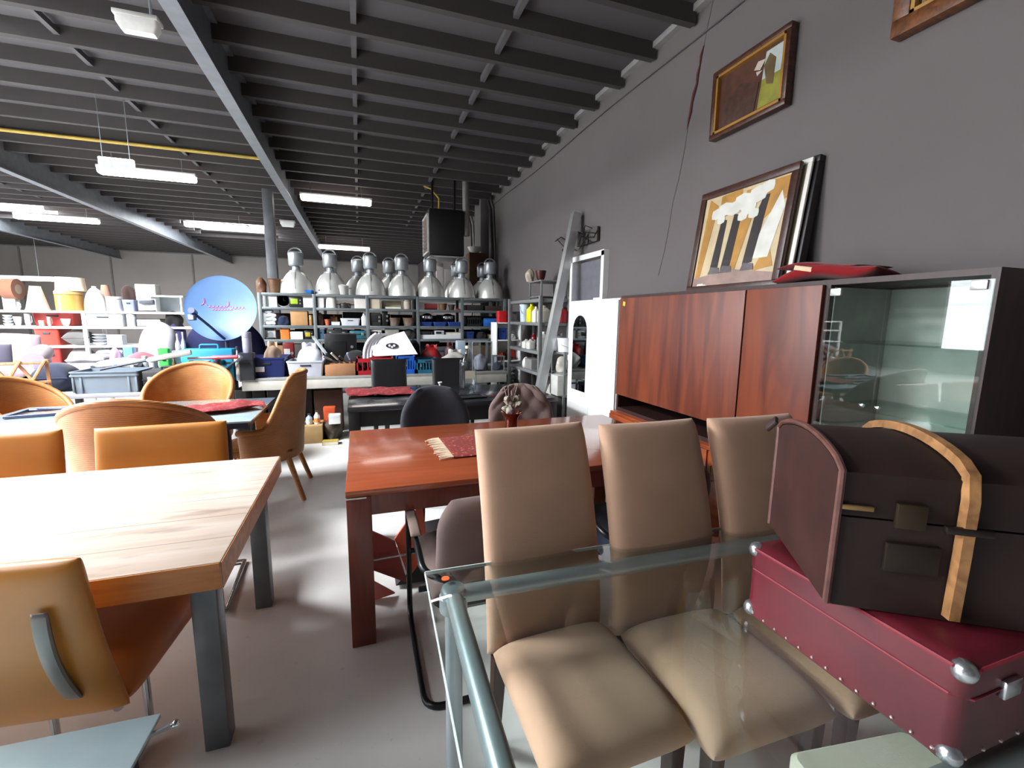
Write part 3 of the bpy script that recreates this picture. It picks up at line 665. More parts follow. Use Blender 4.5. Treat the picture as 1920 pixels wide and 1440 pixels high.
# armchairs with black sled frames
def sled_armchair(loc, rz, label, c, cpad):
    t = thing('armchair', label, 'chair', loc, rz, 'upholstered armchairs with black sled frames')
    FB = fabric(c, var=.12)      # faces +y, back at y=-.26
    M().shell(lambda u, v: Vector((.25*u, .02+.25*v, .43+.015*(1-u*u))), .10, 18, 18, 6).build('seat', FB, t)
    def back(u, v):
        q = (v+1)/2; wv = .235*(1-.22*max(0, (q-.6)/.4)**2.2); return Vector((wv*u, -.22-.07*q-.03*(1-u*u), .50+.36*q-.012*u*u*q))
    M().shell(back, .085, 20, 20, 7).build('backrest', FB, t)
    for s in (-1, 1):
        x = s*.285
        f = M().tube(fillet([(s*.17, -.25, .50), (x, -.26, .565), (x, -.12, .58), (x, .30, .595), (x, .30, .02), (x, -.28, .012), (s*.10, -.28, .012)], .07, 6), .0135, 10).build('frame', BLACK_METAL, t)
        M().shell(lambda u, v: Vector((x+.022*u, .10+.15*v, .608+.004*(1-v*v))), .03, 8, 14, 4).build('armrest_pad', fabric(cpad), f)
    M().rrect([(.34, 0, .02, .40, .42, .05), (.38, 0, .02, .48, .50, .06), (.40, 0, .02, .48, .50, .06)]).build('seat_shell', BLACK, t)
    M().tube([(-.285, .22, .40), (.285, .22, .40)], .012, 8).tube([(-.285, -.10, .40), (.285, -.10, .40)], .012, 8).build('cross_bar', BLACK_METAL, t)
    return t
sled_armchair((.475, 1.80, 0), 0, 'taupe armchair with black sled frame behind the left cream chair', '#5c4c48', '#6e5c52')
sled_armchair((1.27, 1.84, 0), 0, 'dark navy armchair glimpsed in the gap between the cream chairs', '#1d2230', '#30343f')
def round_chair(loc, rz, label, c, tuft):
    t = thing('upholstered_chair', label, 'chair', loc, rz, None)
    FB = fabric(c, var=.15)      # faces -y
    M().shell(lambda u, v: Vector((.24*u, -.24+.24*v, .44+.015*(1-u*u))), .11, 18, 18, 5).build('seat', FB, t)
    def back(u, v):
        q = (v+1)/2; wv = .275*(1-.55*max(0, (q-.45)/.55)**2.6)
        d = .012*math.cos(u*11)*math.cos(v*9) if tuft else .004*math.cos(v*5)
        return Vector((wv*u, .02+.09*q-.06*u*u+d, .42+.54*q-.02*u*u*q))
    M().shell(back, .085, 30, 26, 6).build('backrest', FB, t)
    for x, y, d in ((-.19, -.42, -.03), (.19, -.42, -.03), (-.19, -.03, .04), (.19, -.03, .04)):
        M().tube([(x*1.1, y+d, 0), (x, y, .40)], [.011, .016], 10).build('leg', BLACK_METAL, t)
    return t
round_chair((.545, 3.42, 0), math.radians(4), 'charcoal grey round-back chair behind the cherry table, left of the vase', '#34343a', False)
round_chair((1.235, 3.36, 0), math.radians(-6), 'mauve brown tufted round-back chair behind the vase on the cherry table', '#6f5c57', True)
# orange leather sling chair seen between the legs under the cherry table
t = thing('sling_chair', 'orange-red leather folding chair half hidden behind the near leg of cherry table', 'chair', (.16, 2.52, 0))
OL = plain('#c4502e', .45, var=.12); OD = plain('#7c2a22', .5, var=.12)
M().prism([(-.02, .30), (.13, .50), (.16, .20), (.05, .06)], -.17, -.155).build('seat_panel', OL, t)
M().prism([(-.20, .42), (-.02, .30), (.04, .05), (-.16, .17)], -.20, -.185).build('side_panel', OD, t)
M().prism([(-.20, .16), (-.03, .02), (-.15, -.0), (-.20, .0)], -.23, -.215).build('front_panel', plain('#c96f60', .5), t)
M().tube([(-.20, -.24, .235), (.16, -.24, .245)], .005, 8).build('steel_rod', plain('#b9bcc0', .25, .9), t)
M().tube([(-.24, -.10, .46), (.30, -.10, .46)], .005, 8).build('steel_rod', BLACK_METAL, t)
M().prism([(-.02, .02), (.16, .20), (.40, .22), (.40, .02)], -.16, .20).build('base', plain('#1a1312', .7), t)

# ------------------------------------------------------------------ left foreground: oak table, orange chairs, pale blue glass table
OAK = wood('#c4ae9c', '#ddcfc2', .30, (.6, 6, 6), planks=.188, bump=.03); OAKE = wood('#8e5022', '#c07c38', .45, (1.1, 9, 9))
t = thing('dining_table', 'big oak plank table with square steel legs in the left foreground', 'table', (-1.53, 2.035, 0))
M().box((0, 0, .705), (2.20, 1.10, .09), bev=.004).build('tabletop', OAK, t)
mb = M()
for y in (-.5515, .5515): mb.box((0, y, .705), (2.196, .003, .084))
for x in (-1.1015, 1.1015): mb.box((x, 0, .705), (.003, 1.096, .084))
mb.build('edge_band', OAKE, t)
for x in (-.95, 1.01):
    for y in (-.40, .40): M().box((x, y, .329), (.075, .075, .658), bev=.004).build('leg', plain('#6b6f72', .4, .7), t)
for y in (-.40, .40): M().box((.03, y, .63), (1.88, .04, .05)).build('rail', plain('#5a5e60', .4, .7), t)
OR = plain('#a96c20', .42, var=.10, scale=5, bump=.05); ORS = plain('#a5581a', .5, var=.12, scale=5)
def orange_chair(loc, rz, label, w_=.5, near=False):
    t = thing('cantilever_chair', label, 'chair', loc, rz, 'orange cantilever chairs round the oak table')   # faces -y
    h = w_/2
    M().shell(lambda u, v: Vector((h*u, -.22+.24*v, .455-(.05 if near else 0)+.012*(1-u*u)-.015*max(0, -v-.5))), .18 if near else .08, 18, 18, 6).build('seat', ORS, t)
    def back(u, v):
        q = (v+1)/2; return Vector((h*u*(1-.02*q), .03+.10*q-.035*(1-u*u)*0+.02*u*u*0+.015*math.sin(PI*q), .38+.51*q))
    M().shell(back, .065, 24, 24, 12).build('backrest', OR, t)
    for s in (-1, 1):
        x = s*(h-.12 if near else h+.03); fy = -.26 if near else -.42; zs = .33 if near else .405
        M().tube(fillet([(s*(h-.06), -.02, zs), (x, -.10, zs), (x, fy, zs), (x, fy, .014), (x, .12, .014)], .06, 6), .0125, 10).build('frame', CHROME, t)
        M().shell(lambda u, v: Vector((s*(h-.085)+.018*u, .092+.07*(v+1)/2+.02*math.sin(PI*(v+1)/2), .47+.30*(v+1)/2)), .016, 6, 16, 8).build('back_strip', plain('#6f6b66', .38, .7), t)
    xb = h-.12 if near else h+.03
    M().tube([(-xb, .12, .014), (xb, .12, .014)], .0125, 10).build('cross_bar', CHROME, t)
    return t
orange_chair((-1.05, 2.78, 0), math.radians(2.0), 'orange leather chair behind the oak table, nearest its right end', .62)
orange_chair((-1.80, 2.78, 0), math.radians(3.0), 'orange leather chair behind the oak table, cut by the left edge of photo', .62)
orange_chair((-.925, 1.49, 0), PI+math.radians(-6), 'near orange chair with chrome back strip, its back to the camera', .52, True)
BG = plain('#b4cbd0', .06, var=.05, spec=.6, coat=.6)
t = thing('coffee_table', 'pale blue glass coffee table cut off by the bottom left corner', 'table', (-1.05, .90, 0), math.radians(-2))
M().box((0, 0, .444), (1.00, .80, .012), bev=.003).build('tabletop', BG, t)
M().box((0, 0, .425), (.92, .72, .026), bev=.004).build('frame', plain('#2b2f33', .4, .5), t)
for x in (-.44, .44):
    for y in (-.34, .34): M().box((x, y, .207), (.04, .04, .414), bev=.004).build('leg', plain('#2b2f33', .4, .5), t)
M().blob((.54, .375, .43), (.022, .022, .022), 0, 0, 2, False).tube([(.44, .34, .425), (.54, .375, .43)], .006, 8).build('chrome_knob', CHROME, t)

# ------------------------------------------------------------------ rattan set round the glass table
t = thing('dining_table', 'long glass topped table behind the orange chairs, edged in dark metal', 'table', (-1.635, 4.03, 0))
M().box((0, 0, .742), (1.75, .98, .014), bev=.003).build('tabletop', plain('#9fb2b8', .05, var=.08, spec=.7, coat=.8), t)
mb = M()
for y in (-.475, .475): mb.box((0, y, .715), (1.71, .03, .04))
for x in (-.84, .84): mb.box((x, 0, .715), (.03, .92, .04))
mb.build('frame', plain('#2a2f3c', .35, .5), t)
for x in (-.80, .70):
    for y in (-.42, .42): M().box((x, y, .348), (.05, .05, .696), bev=.004).build('leg', plain('#2a2f3c', .35, .5), t)
RT_ = rattan('#8a5526', '#cf9354')
def tub_chair(loc, rz, label, H=1.0, R0=.31, dome=True):
    t = thing('rattan_chair', label, 'chair', loc, rz, 'rattan tub chairs round the glass table')  # faces -y
    def hgt(a):
        q = abs(a)/math.radians(112)
        if dome: return .62+(H-.62)*max(0.0, 1-q**1.7)**.9
        s_ = min(1, max(0, (q-.30)/.42)); s_ = s_*s_*(3-2*s_); return H-(H-.62)*s_-.02*q
    def wall(u, v):
        a = u*math.radians(112); q = (v+1)/2; z = .34+(hgt(a)-.34)*q; r = R0*(1+.16*max(0, z-.45)/.5)
        return Vector((r*math.sin(a)*1.02, r*math.cos(a)*.95, z))
    M().shell(wall, .035, 40, 14, 14).build('back_shell', RT_, t)
    pts = []
    for k in range(33):
        p = wall(-1+2*k/32, 1); pts.append((p.x, p.y, p.z))
    M().tube(pts, .022, 10).build('rim', RT_, t)
    M().shell(lambda u, v: Vector((.27*u*(1-.1*max(0, v)), -.02+.27*v, .41+.015*(1-u*u))), .08, 16, 16, 4).build('seat', RT_, t)
    for x, y, dx, dy in ((-.22, -.22, -.04, -.05), (.22, -.22, .04, -.05), (-.21, .20, -.06, .12), (.21, .20, .06, .12)):
        M().tube([(x+dx, y+dy, 0), (x+dx*.5, y+dy*.5, .2), (x, y, .40)], [.019, .021, .026], 10).build('leg', RT_, t)
    return t
tub_chair((-1.53, 4.82, 0), 0, 'rattan chair on the far side of the glass table, below the satellite dish', 1.02)
tub_chair((-1.34, 3.44, 0), PI, 'rattan chair seen from behind between the orange chairs and glass table', 1.0, .34)
tub_chair((-.80, 4.10, 0), math.radians(-90), 'rattan armchair in profile at the right end of the glass table', 1.03, .31, False)
tub_chair((-2.60, 4.72, 0), math.radians(70), 'rattan chair at the left end of the glass table', .95, .25, True)
def cloth(name, label, cat, loc, w_, d_, mat, rz=0, amp=.012, seed=0, taper=0.0):
    rnd = random.Random(seed); p = [rnd.uniform(0, 6) for _ in range(6)]
    def f(u, v):
        return Vector((w_/2*u*(1-taper*v)+.02*math.sin(3*v+p[0]), d_/2*v*(1-taper*u)+.03*math.sin(4*u+p[1]), .012+amp*(1+math.sin(5*u+3*v+p[2]))*.6+amp*(1+math.sin(9*u-4*v+p[3]))*.4))
    return tag(M().shell(f, .014, 30, 20, 10).build(name, mat, None, loc, (0, 0, rz)), label, cat)
cloth('red_cloth', 'crumpled red patterned cloth lying on the glass table between the rattan chairs', 'cloth', (-1.17, 3.96, .749), .78, .34, rugmat('#8f2a2c', '#b4605a', 30), math.radians(20), .02, 3, .15)
t = thing('folding_frame', 'thin dark blue metal frame lying on the left end of the glass table', 'frame', (-2.12, 4.22, .749), math.radians(12))
M().tube([(-.3, -.12, .012), (.25, -.12, .012), (.30, .13, .012), (-.25, .13, .012)], .011, 8, True).build('frame', plain('#1d2544', .4), t)
M().tube([(-.2, .13, .024), (.22, -.12, .034)], .009, 8).build('strut', plain('#1d2544', .4), t)

# ------------------------------------------------------------------ black table, black chairs and the things on it
BT = plain('#26282c', .18, var=.2, coat=.3)
t = thing('dining_table', 'black table with glossy top behind the cherry table, red rug on it', 'table', (.83, 4.32, 0))
M().box((0, 0, .73), (1.90, .96, .04), bev=.004).build('tabletop', BT, t)
M().box((0, 0, .64), (1.80, .86, .14)).build('apron', plain('#0e0e10', .5), t)
for x in (-.90, .90):
    for y in (-.43, .43): M().box((x, y, .355), (.09, .09, .71), bev=.004).build('leg', plain('#0e0e10', .5), t)
cloth('rug_runner', 'red patterned rug runner on the left part of the black table', 'rug', (.17, 4.50, .7505), .62, .44, rugmat('#8a2024', '#b5605c', 26), math.radians(-3), .012, 5)
def black_chair(loc, label):
    t = thing('black_chair', label, 'chair', loc, 0, 'black high back leather chairs at the black table')
    BL = plain('#161618', .38, var=.2, scale=5)
    M().shell(lambda u, v: Vector((.20*u, -.21+.22*v, .44)), .09, 14, 14, 7).build('seat', BL, t)
    M().shell(lambda u, v: Vector((.195*u, .02+.05*(v+1), .42+.30*(v+1))), .06, 14, 18, 14).build('backrest', BL, t)
    for x, y, d in ((-.17, -.38, 0), (.17, -.38, 0), (-.17, .02, .05), (.17, .02, .05)): M().rrect([(0, x, y+d, .03, .03, .003), (.41, x, y, .04, .04, .003)]).build('leg', BLACK, t)
black_chair((.30, 5.12, 0), 'black leather chair back in front of the red crate')
black_chair((.985, 5.12, 0), 'black leather chair back right of the blue crates')
t = thing('carboy', 'tall clear glass bottle with narrow neck on the black table', 'bottle', (1.07, 4.58, .7505))
M().lathe([(0, .0), (.085, .004), (.092, .02), (.092, .27), (.085, .31), (.04, .37), (.032, .41), (.034, .43), (.03, .43)], n=24).build('bottle_body', glass((.86, .90, .92), 1.45), t)
M().lathe([(0, .425), (.028, .425), (.028, .455), (0, .455)], n=16).build('stopper', plain('#b9b2a6', .6), t)
M().prism([(-.05, .12), (.05, .12), (.05, .20), (-.05, .20)], -.0955, -.0935).build('paper_label', plain('#c9c2ae', .7), t)
t = thing('glass_cup', 'small clear cup on the black table in front of the glass bottle', 'cup', (1.06, 4.30, .7505))
M().lathe([(0, 0), (.03, 0), (.035, .07), (.032, .07), (.027, .006), (0, .006)], n=18).build('cup', glass((.9, .93, .94), 1.45), t)
t = thing('candle_holder', 'small white candle holder on the black table left of the glass bottle', 'candle holder', (.78, 4.62, .7505))
M().lathe([(0, 0), (.03, 0), (.028, .01), (.012, .03), (.012, .05), (.025, .07), (.022, .075), (0, .06)], n=18).build('holder', plain('#c9c9c2', .4), t)
t = thing('tray', 'thin black tray on the black table beside the grey chair', 'tray', (.96, 4.06, .7505), .1)
M().rrect([(0, 0, 0, .30, .16, .02), (.004, 0, 0, .31, .17, .02), (.014, 0, 0, .33, .19, .02), (.012, 0, 0, .30, .16, .02), (.005, 0, 0, .29, .15, .02)]).build('tray', BLACK, t)

# ------------------------------------------------------------------ long grey steel shelving with the high bay lamps on it
LV = [1.83, 1.62, 1.345, 1.13, .74, .30]; UPX = [-1.40, -.65, .13, .93, 1.68, 2.45]; RY0, RY1 = 7.6, 8.05
t = thing('shelving_rack', 'long grey steel shelving rack carrying the row of high bay lamps', 'shelving', (0, 0, 0))
SG = plain('#70787a', .45, .4)
for x in UPX:
    for y in (RY0+.02, RY1-.02): M().box((x, y, .914), (.05, .04, 1.828), bev=.004).build('post', SG, t)
for a, b_ in zip(UPX, UPX[1:]):
    for z in LV: M().box(((a+b_)/2, (RY0+RY1)/2, z-.02), (b_-a-.052, RY1-RY0, .04), bev=.003).build('shelf', SG, t)
REFL = plain('#cfcfc9', .32, .35, .05); HOUS = plain('#9aa0a2', .38, .5)
def high_bay(label, loc, s=1.0):
    t = thing('high_bay_lamp', label, 'lamp', loc, 0, 'used high bay lamps on top of the shelving')
    M().lathe([(.242, 0), (.246, .006), (.241, .05), (.226, .13), (.198, .215), (.150, .29), (.102, .335), (.085, .345), (.08, .34), (.14, .28), (.188, .205), (.214, .12), (.230, .01)], n=32).build('reflector', REFL, t)
    M().lathe([(.10, .335), (.10, .355), (.06, .365), (.055, .42), (.05, .43)], n=20).build('collar', HOUS, t)
    M().lathe([(.05, .425), (.095, .43), (.108, .45), (.108, .60), (.10, .625), (.07, .645), (.0, .65)], n=24).build('gear_housing', HOUS, t)
    M().tube(arc((0, 0, .60), .10, -.15, PI+.15, 12), .012, 8).build('hanging_loop', plain('#aab0b2', .3, .8), t)
    mb = M()
    for k in range(3): mb.tube([(.105*math.cos(k*2.1+.5), .105*math.sin(k*2.1+.5), .335), (.178*math.cos(k*2.1+.5), .178*math.sin(k*2.1+.5), .262), (.243*math.cos(k*2.1+.5), .243*math.sin(k*2.1+.5), .07)], .006, 6)
    mb.build('support_wire', ALU, t); return t
HB = [(-.905, 7.84, 'high bay lamp at the left end of the row, above the blue tray'), (-.41, 7.84, 'second high bay lamp from the left, standing alone behind the white pots'),
      (at(673, 548, y=8.42).x, 8.42, 'high bay lamp with dark banded housing, behind and left of the third front lamp'), (.20, 7.82, 'third front high bay lamp from the left, the tallest of its pair'),
      (at(731, 548, y=8.42).x, 8.42, 'high bay lamp half hidden behind the fourth front lamp'), (.70, 7.82, 'fourth front high bay lamp from the left, near the middle of the rack'),
      (1.175, 7.84, 'high bay lamp directly below the black hanging heater'), (at(857, 560, y=8.42).x, 8.42, 'rear high bay lamp behind the second front lamp from the right wall'),
      (1.72, 7.82, 'second front high bay lamp from the right wall'), (at(905, 560, y=8.42).x, 8.42, 'rear high bay lamp nearest to the tall brown carton'), (2.23, 7.82, 'front high bay lamp nearest to the right wall')]
hb0 = None
for x, y, lab in HB:
    if hb0 is None: hb0 = high_bay(lab, (x, y, LV[0]))
    else: copy_thing(hb0, lab, (x, y, LV[0] if y < 8.1 else LV[0]))
t = thing('plank_stand', 'grey board laid behind the shelving top carrying the rear lamps', 'board', (.95, 8.28, 0))
M().box((-.05, .34, LV[0]-.02), (2.85, 1.10, .04), bev=.003).build('board', SG, t)
for x in (-1.5, 0, 1.5): M().box((x, .1, (LV[0]-.04)/2), (.05, .04, LV[0]-.04), bev=.003).build('post', SG, t)

# ------------------------------------------------------------------ generic second-hand goods
def g_box(t, w_, d, h, c, **k):
    B = plain(c, .75, var=.10); M().box((0, 0, h/2), (w_, d, h), bev=.004).build('carton', B, t)
    M().box((0, 0, h+.0006), (w_*.98, min(.05, d*.3), .0012)).build('tape', plain('#b99a6a', .4), t)
def g_plainbox(t, w_, d, h, c, **k):
    M().rrect([(0, 0, 0, w_, d, .008), (h*.72, 0, 0, w_, d, .008)]).build('body', plain(c, .5, var=.08), t)
    M().rrect([(h*.725, 0, 0, w_+.004, d+.004, .010), (h-.004, 0, 0, w_+.004, d+.004, .010), (h, 0, 0, w_-.01, d-.01, .008)]).build('lid', plain(c, .45, var=.08), t)
def g_bin(t, w_, d, h, c, **k):
    m = plain(c, .45, var=.08); r = .02
    M().rrect([(0, 0, 0, w_*.88, d*.88, r), (h-.02, 0, 0, w_*.97, d*.97, r), (h-.02, 0, 0, w_, d, r), (h, 0, 0, w_, d, r), (h, 0, 0, w_*.94, d*.94, r), (.012, 0, 0, w_*.85, d*.85, r)]).build('bin', m, t)
    M().box((0, -d*.47-.004, h*.70), (w_*.28, .012, h*.10), bev=.003).build('handle_slot', plain('#20242c', .7), t)
    if k.get('paper'): M().box((-.15*w_, -d*.47-.004, h*.42), (w_*.26, .006, h*.25)).build('paper_label', plain('#dedede', .7), t)
def g_tub(t, w_, d, h, c, **k):
    m = plain(c, .45, var=.06)
    M().rrect([(0, 0, 0, w_*.92, d*.9, .02), (h-.045, 0, 0, w_*.95, d*.94, .02), (h-.045, 0, 0, w_, d, .022), (h-.03, 0, 0, w_, d, .022), (h-.03, 0, 0, w_*.97, d*.96, .02), (h-.012, 0, 0, w_*.97, d*.96, .02), (h-.012, 0, 0, w_, d, .022), (h, 0, 0, w_, d, .022), (h, 0, 0, w_*.93, d*.92, .02), (.012, 0, 0, w_*.88, d*.86, .02)]).build('tub', m, t)
    for s in (-1, 1):
        for f in (.98, .74): M().box((s*w_*.46*f, -d*.455, h*.42), (.018, .022, h*.74), bev=.004).build('rib', m, t)
def g_crate(t, w_, d, h, c, **k):
    m = plain(c, .45, var=.08); mb = M()
    mb.box((0, 0, .008), (w_*.96, d*.96, .016))
    for z, hh in ((h*.13, h*.26), (h*.88, h*.24)): 
        for s in (-1, 1): mb.box((0, s*(d/2-.008), z), (w_, .016, hh)).box((s*(w_/2-.008), 0, z), (.016, d, hh))
    n = 7
    for i in range(n+1):
        for s in (-1, 1): mb.box((-w_/2+.01+(w_-.02)*i/n, s*(d/2-.008), h/2), (.014, .014, h))
    for i in range(5):
        for s in (-1, 1): mb.box((s*(w_/2-.008), -d/2+.01+(d-.02)*i/4, h/2), (.014, .014, h))
    mb.build('crate', m, t)
    M().box((0, -d/2-.002, h*.87), (w_*.25, .006, h*.10), bev=.002).build('handle_slot', plain('#14202c', .7), t)
def g_book(t, w_, d, h, c, **k):
    M().box((0, 0, h/2), (w_*.97, d*.97, h*.8)).build('pages', plain('#d9d2c2', .8), t)
    mb = M()
    for z in (h*.05, h*.95): mb.box((0, 0, z), (w_, d, h*.1))
    mb.box((-w_/2, 0, h/2), (h*.1, d, h)); mb.build('cover', plain(c, .5), t)
def g_blob(t, w_, d, h, c, **k):
    M().blob((0, 0, 0), (w_, d, h), k.get('seed', 1), k.get('amp', .16), 4).build(k.get('pn', 'body'), fabric(c) if k.get('soft', True) else plain(c, .4), t)
def g_bag(t, w_, d, h, c, **k):
    M().blob((0, 0, 0), (w_, d, h*.82), k.get('seed', 1), .2, 4).build('bag_body', plain(c, .5, var=.1, bump=.3, scale=14), t)
    mb = M(); mb.shell(lambda u, v: Vector((w_*.25*u, .02*math.sin(4*u), h*.78+h*.14*v+.01*math.sin(7*u))), .01, 12, 8, 6); mb.build('bag_neck', plain(c, .5, var=.1), t)
def g_jug(t, w_, d, h, c, **k):
    r = w_/2; M().rrect([(0, 0, 0, w_*.94, d*.94, r*.5), (.01, 0, 0, w_, d, r*.5), (h*.68, 0, 0, w_, d, r*.5), (h*.84, 0, 0, w_*.5, d*.5, r*.24), (h*.88, 0, 0, w_*.36, d*.36, r*.17)], nc=5).build('bottle_body', plain(c, .35, var=.05), t)
    M().lathe([(r*.4, h*.88), (r*.42, h*.90), (r*.42, h), (0, h)], n=16).build('cap', plain(k.get('c2', '#dcdcd8'), .4), t)
    M().tube(fillet([(r*.25, 0, h*.88), (r*.8, 0, h*.86), (r*.85, 0, h*.66)], .02, 4), r*.13, 8).build('handle', plain(c, .35), t)
def g_bottle(t, w_, d, h, c, **k):
    r = w_/2; M().lathe([(0, 0), (r*.96, .0), (r, .006), (r, h*.58), (r*.85, h*.68), (r*.38, h*.80), (r*.36, h*.90), (0, h*.9)], n=18).build('bottle_body', plain(c, .2, var=.05), t)
    M().lathe([(r*.40, h*.89), (r*.42, h), (0, h)], n=14).build('cap', plain(k.get('c2', '#303030'), .4), t)
    M().lathe([(r*1.01, h*.18), (r*1.01, h*.48)], n=18).build('paper_label', plain(k.get('c3', '#c9c4b4'), .7), t)
def g_jar(t, w_, d, h, c, **k):
    r = w_/2; M().lathe([(0, 0), (r*.95, 0), (r, .008), (r, h*.80), (r*.9, h*.84), (0, h*.84)], n=22).build('jar_body', plain(c, .3, k.get('metal', 0.0)), t)
    M().lathe([(r*1.02, h*.83), (r*1.02, h*.97), (r*.95, h), (0, h)], n=22).build('lid', plain(k.get('c2', c), .35), t)
def g_bowl(t, w_, d, h, c, **k):
    r = w_/2; M().lathe([(0, 0), (r*.45, 0), (r*.5, .01), (r*.8, h*.45), (r, h), (r*.96, h), (r*.75, h*.5), (r*.4, h*.12), (0, h*.10)], n=26).build('bowl', plain(c, .3), t)
    M().lathe([(r*.98, h*.985), (r*1.01, h), (r*.98, h*1.01), (r*.95, h)], n=26).build('rim', plain(k.get('c2', c), .3), t)
def g_pot(t, w_, d, h, c, **k):
    r = w_/2; M().lathe([(0, 0), (r*.7, 0), (r*.95, h*.86), (r, h*.86), (r, h), (r*.9, h), (r*.86, h*.85), (r*.6, .02), (0, .02)], n=22).build('pot', plain(c, .6), t)
    M().lathe([(r*1.0, h*.84), (r*1.03, h*.87), (r*1.03, h*.97), (r*1.0, h)], n=22).build('rim', plain(c, .5), t)
def g_pan(t, w_, d, h, c, **k):
    r = w_/2*.8; M().lathe([(0, 0), (r*.95, 0), (r, .01), (r, h*.75), (r*1.04, h*.78), (r*.97, h*.78), (r*.95, .012), (0, .012)], (0, 0, 0), 26).build('pan', plain(c, .25, k.get('metal', .6)), t)
    M().lathe([(r*1.02, h*.78), (r*.8, h*.88), (r*.12, h*.92), (r*.12, h), (0, h)], n=26).build('lid', plain(c, .25, k.get('metal', .6)), t)
    for s in (-1, 1): M().tube(fillet([(s*r*.98, -.04, h*.6), (s*(r+.05), -.04, h*.62), (s*(r+.05), .04, h*.62), (s*r*.98, .04, h*.6)], .02, 4), .007, 6).build('handle', plain(k.get('c2', '#2a2a2a'), .4), t)
def g_shade(t, w_, d, h, c, **k):
    r = w_/2; q = k.get('taper', .62); M().lathe([(r, 0), (r*q, h), (r*q-.006, h), (r-.006, .002)], n=30).build('lamp_shade', fabric(c, var=.05), t)
    M().lathe([(r+.002, 0), (r+.003, .012), (r-.004, .012), (r-.004, 0)], n=30).lathe([(r*q+.002, h-.01), (r*q+.003, h+.001), (r*q-.004, h+.001)], n=30).build('trim_band', fabric(k.get('c2', c)), t)
def g_dome(t, w_, d, h, c, **k):
    r = w_/2; M().lathe([(r, 0)]+[(r*math.cos(a*PI/2/8), .015+(h-.03)*math.sin(a*PI/2/8)) for a in range(9)], n=30).build('dome', plain(c, .35, k.get('metal', 0)), t)
    M().lathe([(.02, h-.03), (.025, h-.01), (.02, h), (0, h)], n=14).build('knob', plain(k.get('c2', c), .35), t)
def g_appliance(t, w_, d, h, c, **k):
    M().box((0, 0, h/2), (w_, d, h), bev=min(.015, h*.1)).build('casing', plain(c, .4, var=.05), t)
    M().box((-.1*w_, -d/2-.003, h*.55), (w_*.55, .008, h*.5), bev=.002).build('front_panel', plain(k.get('c2', '#2b2d30'), .3), t)
    for z in (.35, .65): M().lathe([(0, 0), (min(.02, h*.09), 0), (min(.018, h*.08), .012), (0, .012)], n=12).xf(Matrix.Translation((w_*.35, -d/2, h*z)) @ Matrix.Rotation(PI/2, 4, 'X')).build('knob', plain('#8f9294', .3, .5), t)
def g_toolcase(t, w_, d, h, c, **k):
    M().box((0, 0, h*.44), (w_, d, h*.86), bev=.012).build('case', plain(c, .5), t)
    M().box((0, -d/2-.002, h*.50), (w_*1.0, .008, .012)).build('seam', plain('#101010', .5), t)
    M().tube(fillet([(-w_*.18, 0, h*.86), (-w_*.18, 0, h*.98), (w_*.18, 0, h*.98), (w_*.18, 0, h*.86)], .02, 4), .01, 8).build('handle', plain(k.get('c2', '#202020'), .5), t)
    for s in (-1, 1): M().box((s*w_*.3, -d/2-.008, h*.52), (.04, .012, .05), bev=.003).build('latch', plain(k.get('c3', '#9a9a9a'), .35, .6), t)
def g_helmet(t, w_, d, h, c, **k):
    M().blob((0, 0, 0), (w_, d, h), 2, .03, 4).build('shell', plain(c, .15, .1, coat=.5), t)
    M().shell(lambda u, v: Vector((w_*.48*math.sin(u*1.0), -d*.46*math.cos(u*1.0)-.006, h*.52+h*.18*v)), .008, 14, 6, 8).build('visor', plain('#c9ccd0', .08, .9), t)
def g_basket(t, w_, d, h, c, **k):
    r = w_/2; M().lathe([(0, 0), (r*.8, 0), (r*.95, h*.5), (r, h), (r*.94, h), (r*.88, h*.5), (r*.74, .012), (0, .012)], n=26).build('basket', rattan('#5a3a20', c), t)
    M().tube(arc((0, 0, h), r*.97, 0, 2*PI*23/24, 23, 'xy'), .009, 6, True).build('rim', rattan('#5a3a20', c), t)
def g_roll(t, w_, d, h, c, **k):
    r = h/2; mb = M(); mb.tube([(-w_/2, 0, r), (w_/2, 0, r)], r*.98, 18); mb.build('roll', fabric(c), t)
    mb = M(); mb.tube([(-w_/2-.002, 0, r), (-w_/2+.004, 0, r)], r*.45, 14).tube([(w_/2-.004, 0, r), (w_/2+.002, 0, r)], r*.45, 14); mb.build('core', fabric(k.get('c2', '#8a7a6a')), t)
def g_cushion(t, w_, d, h, c, **k):
    M().shell(lambda u, v: Vector((w_/2*u*(1-.06*(1-v*v)), d/2*v*(1-.06*(1-u*u)), h/2)), h, 18, 18, 2.6).build('cushion', fabric(c), t)
    e = [Vector((w_/2*u*(1-.06*(1-v*v)), d/2*v*(1-.06*(1-u*u)), h/2)) for u, v in [(-1+.2*i, -1) for i in range(10)]+[(1, -1+.2*i) for i in range(10)]+[(1-.2*i, 1) for i in range(10)]+[(-1, 1-.2*i) for i in range(10)]]
    M().tube(e, .006, 6, True).build('piping', fabric(c), t)
def g_panel(t, w_, d, h, c, **k):
    M().box((0, 0, h/2), (w_, max(.02, d), h), bev=.004).build('board', plain(c, .45, var=.05), t)
    M().box((0, -max(.02, d)/2-.001, h/2), (w_*.86, .003, h*.82)).build('face', plain(k.get('c2', c), .4, var=.05), t)
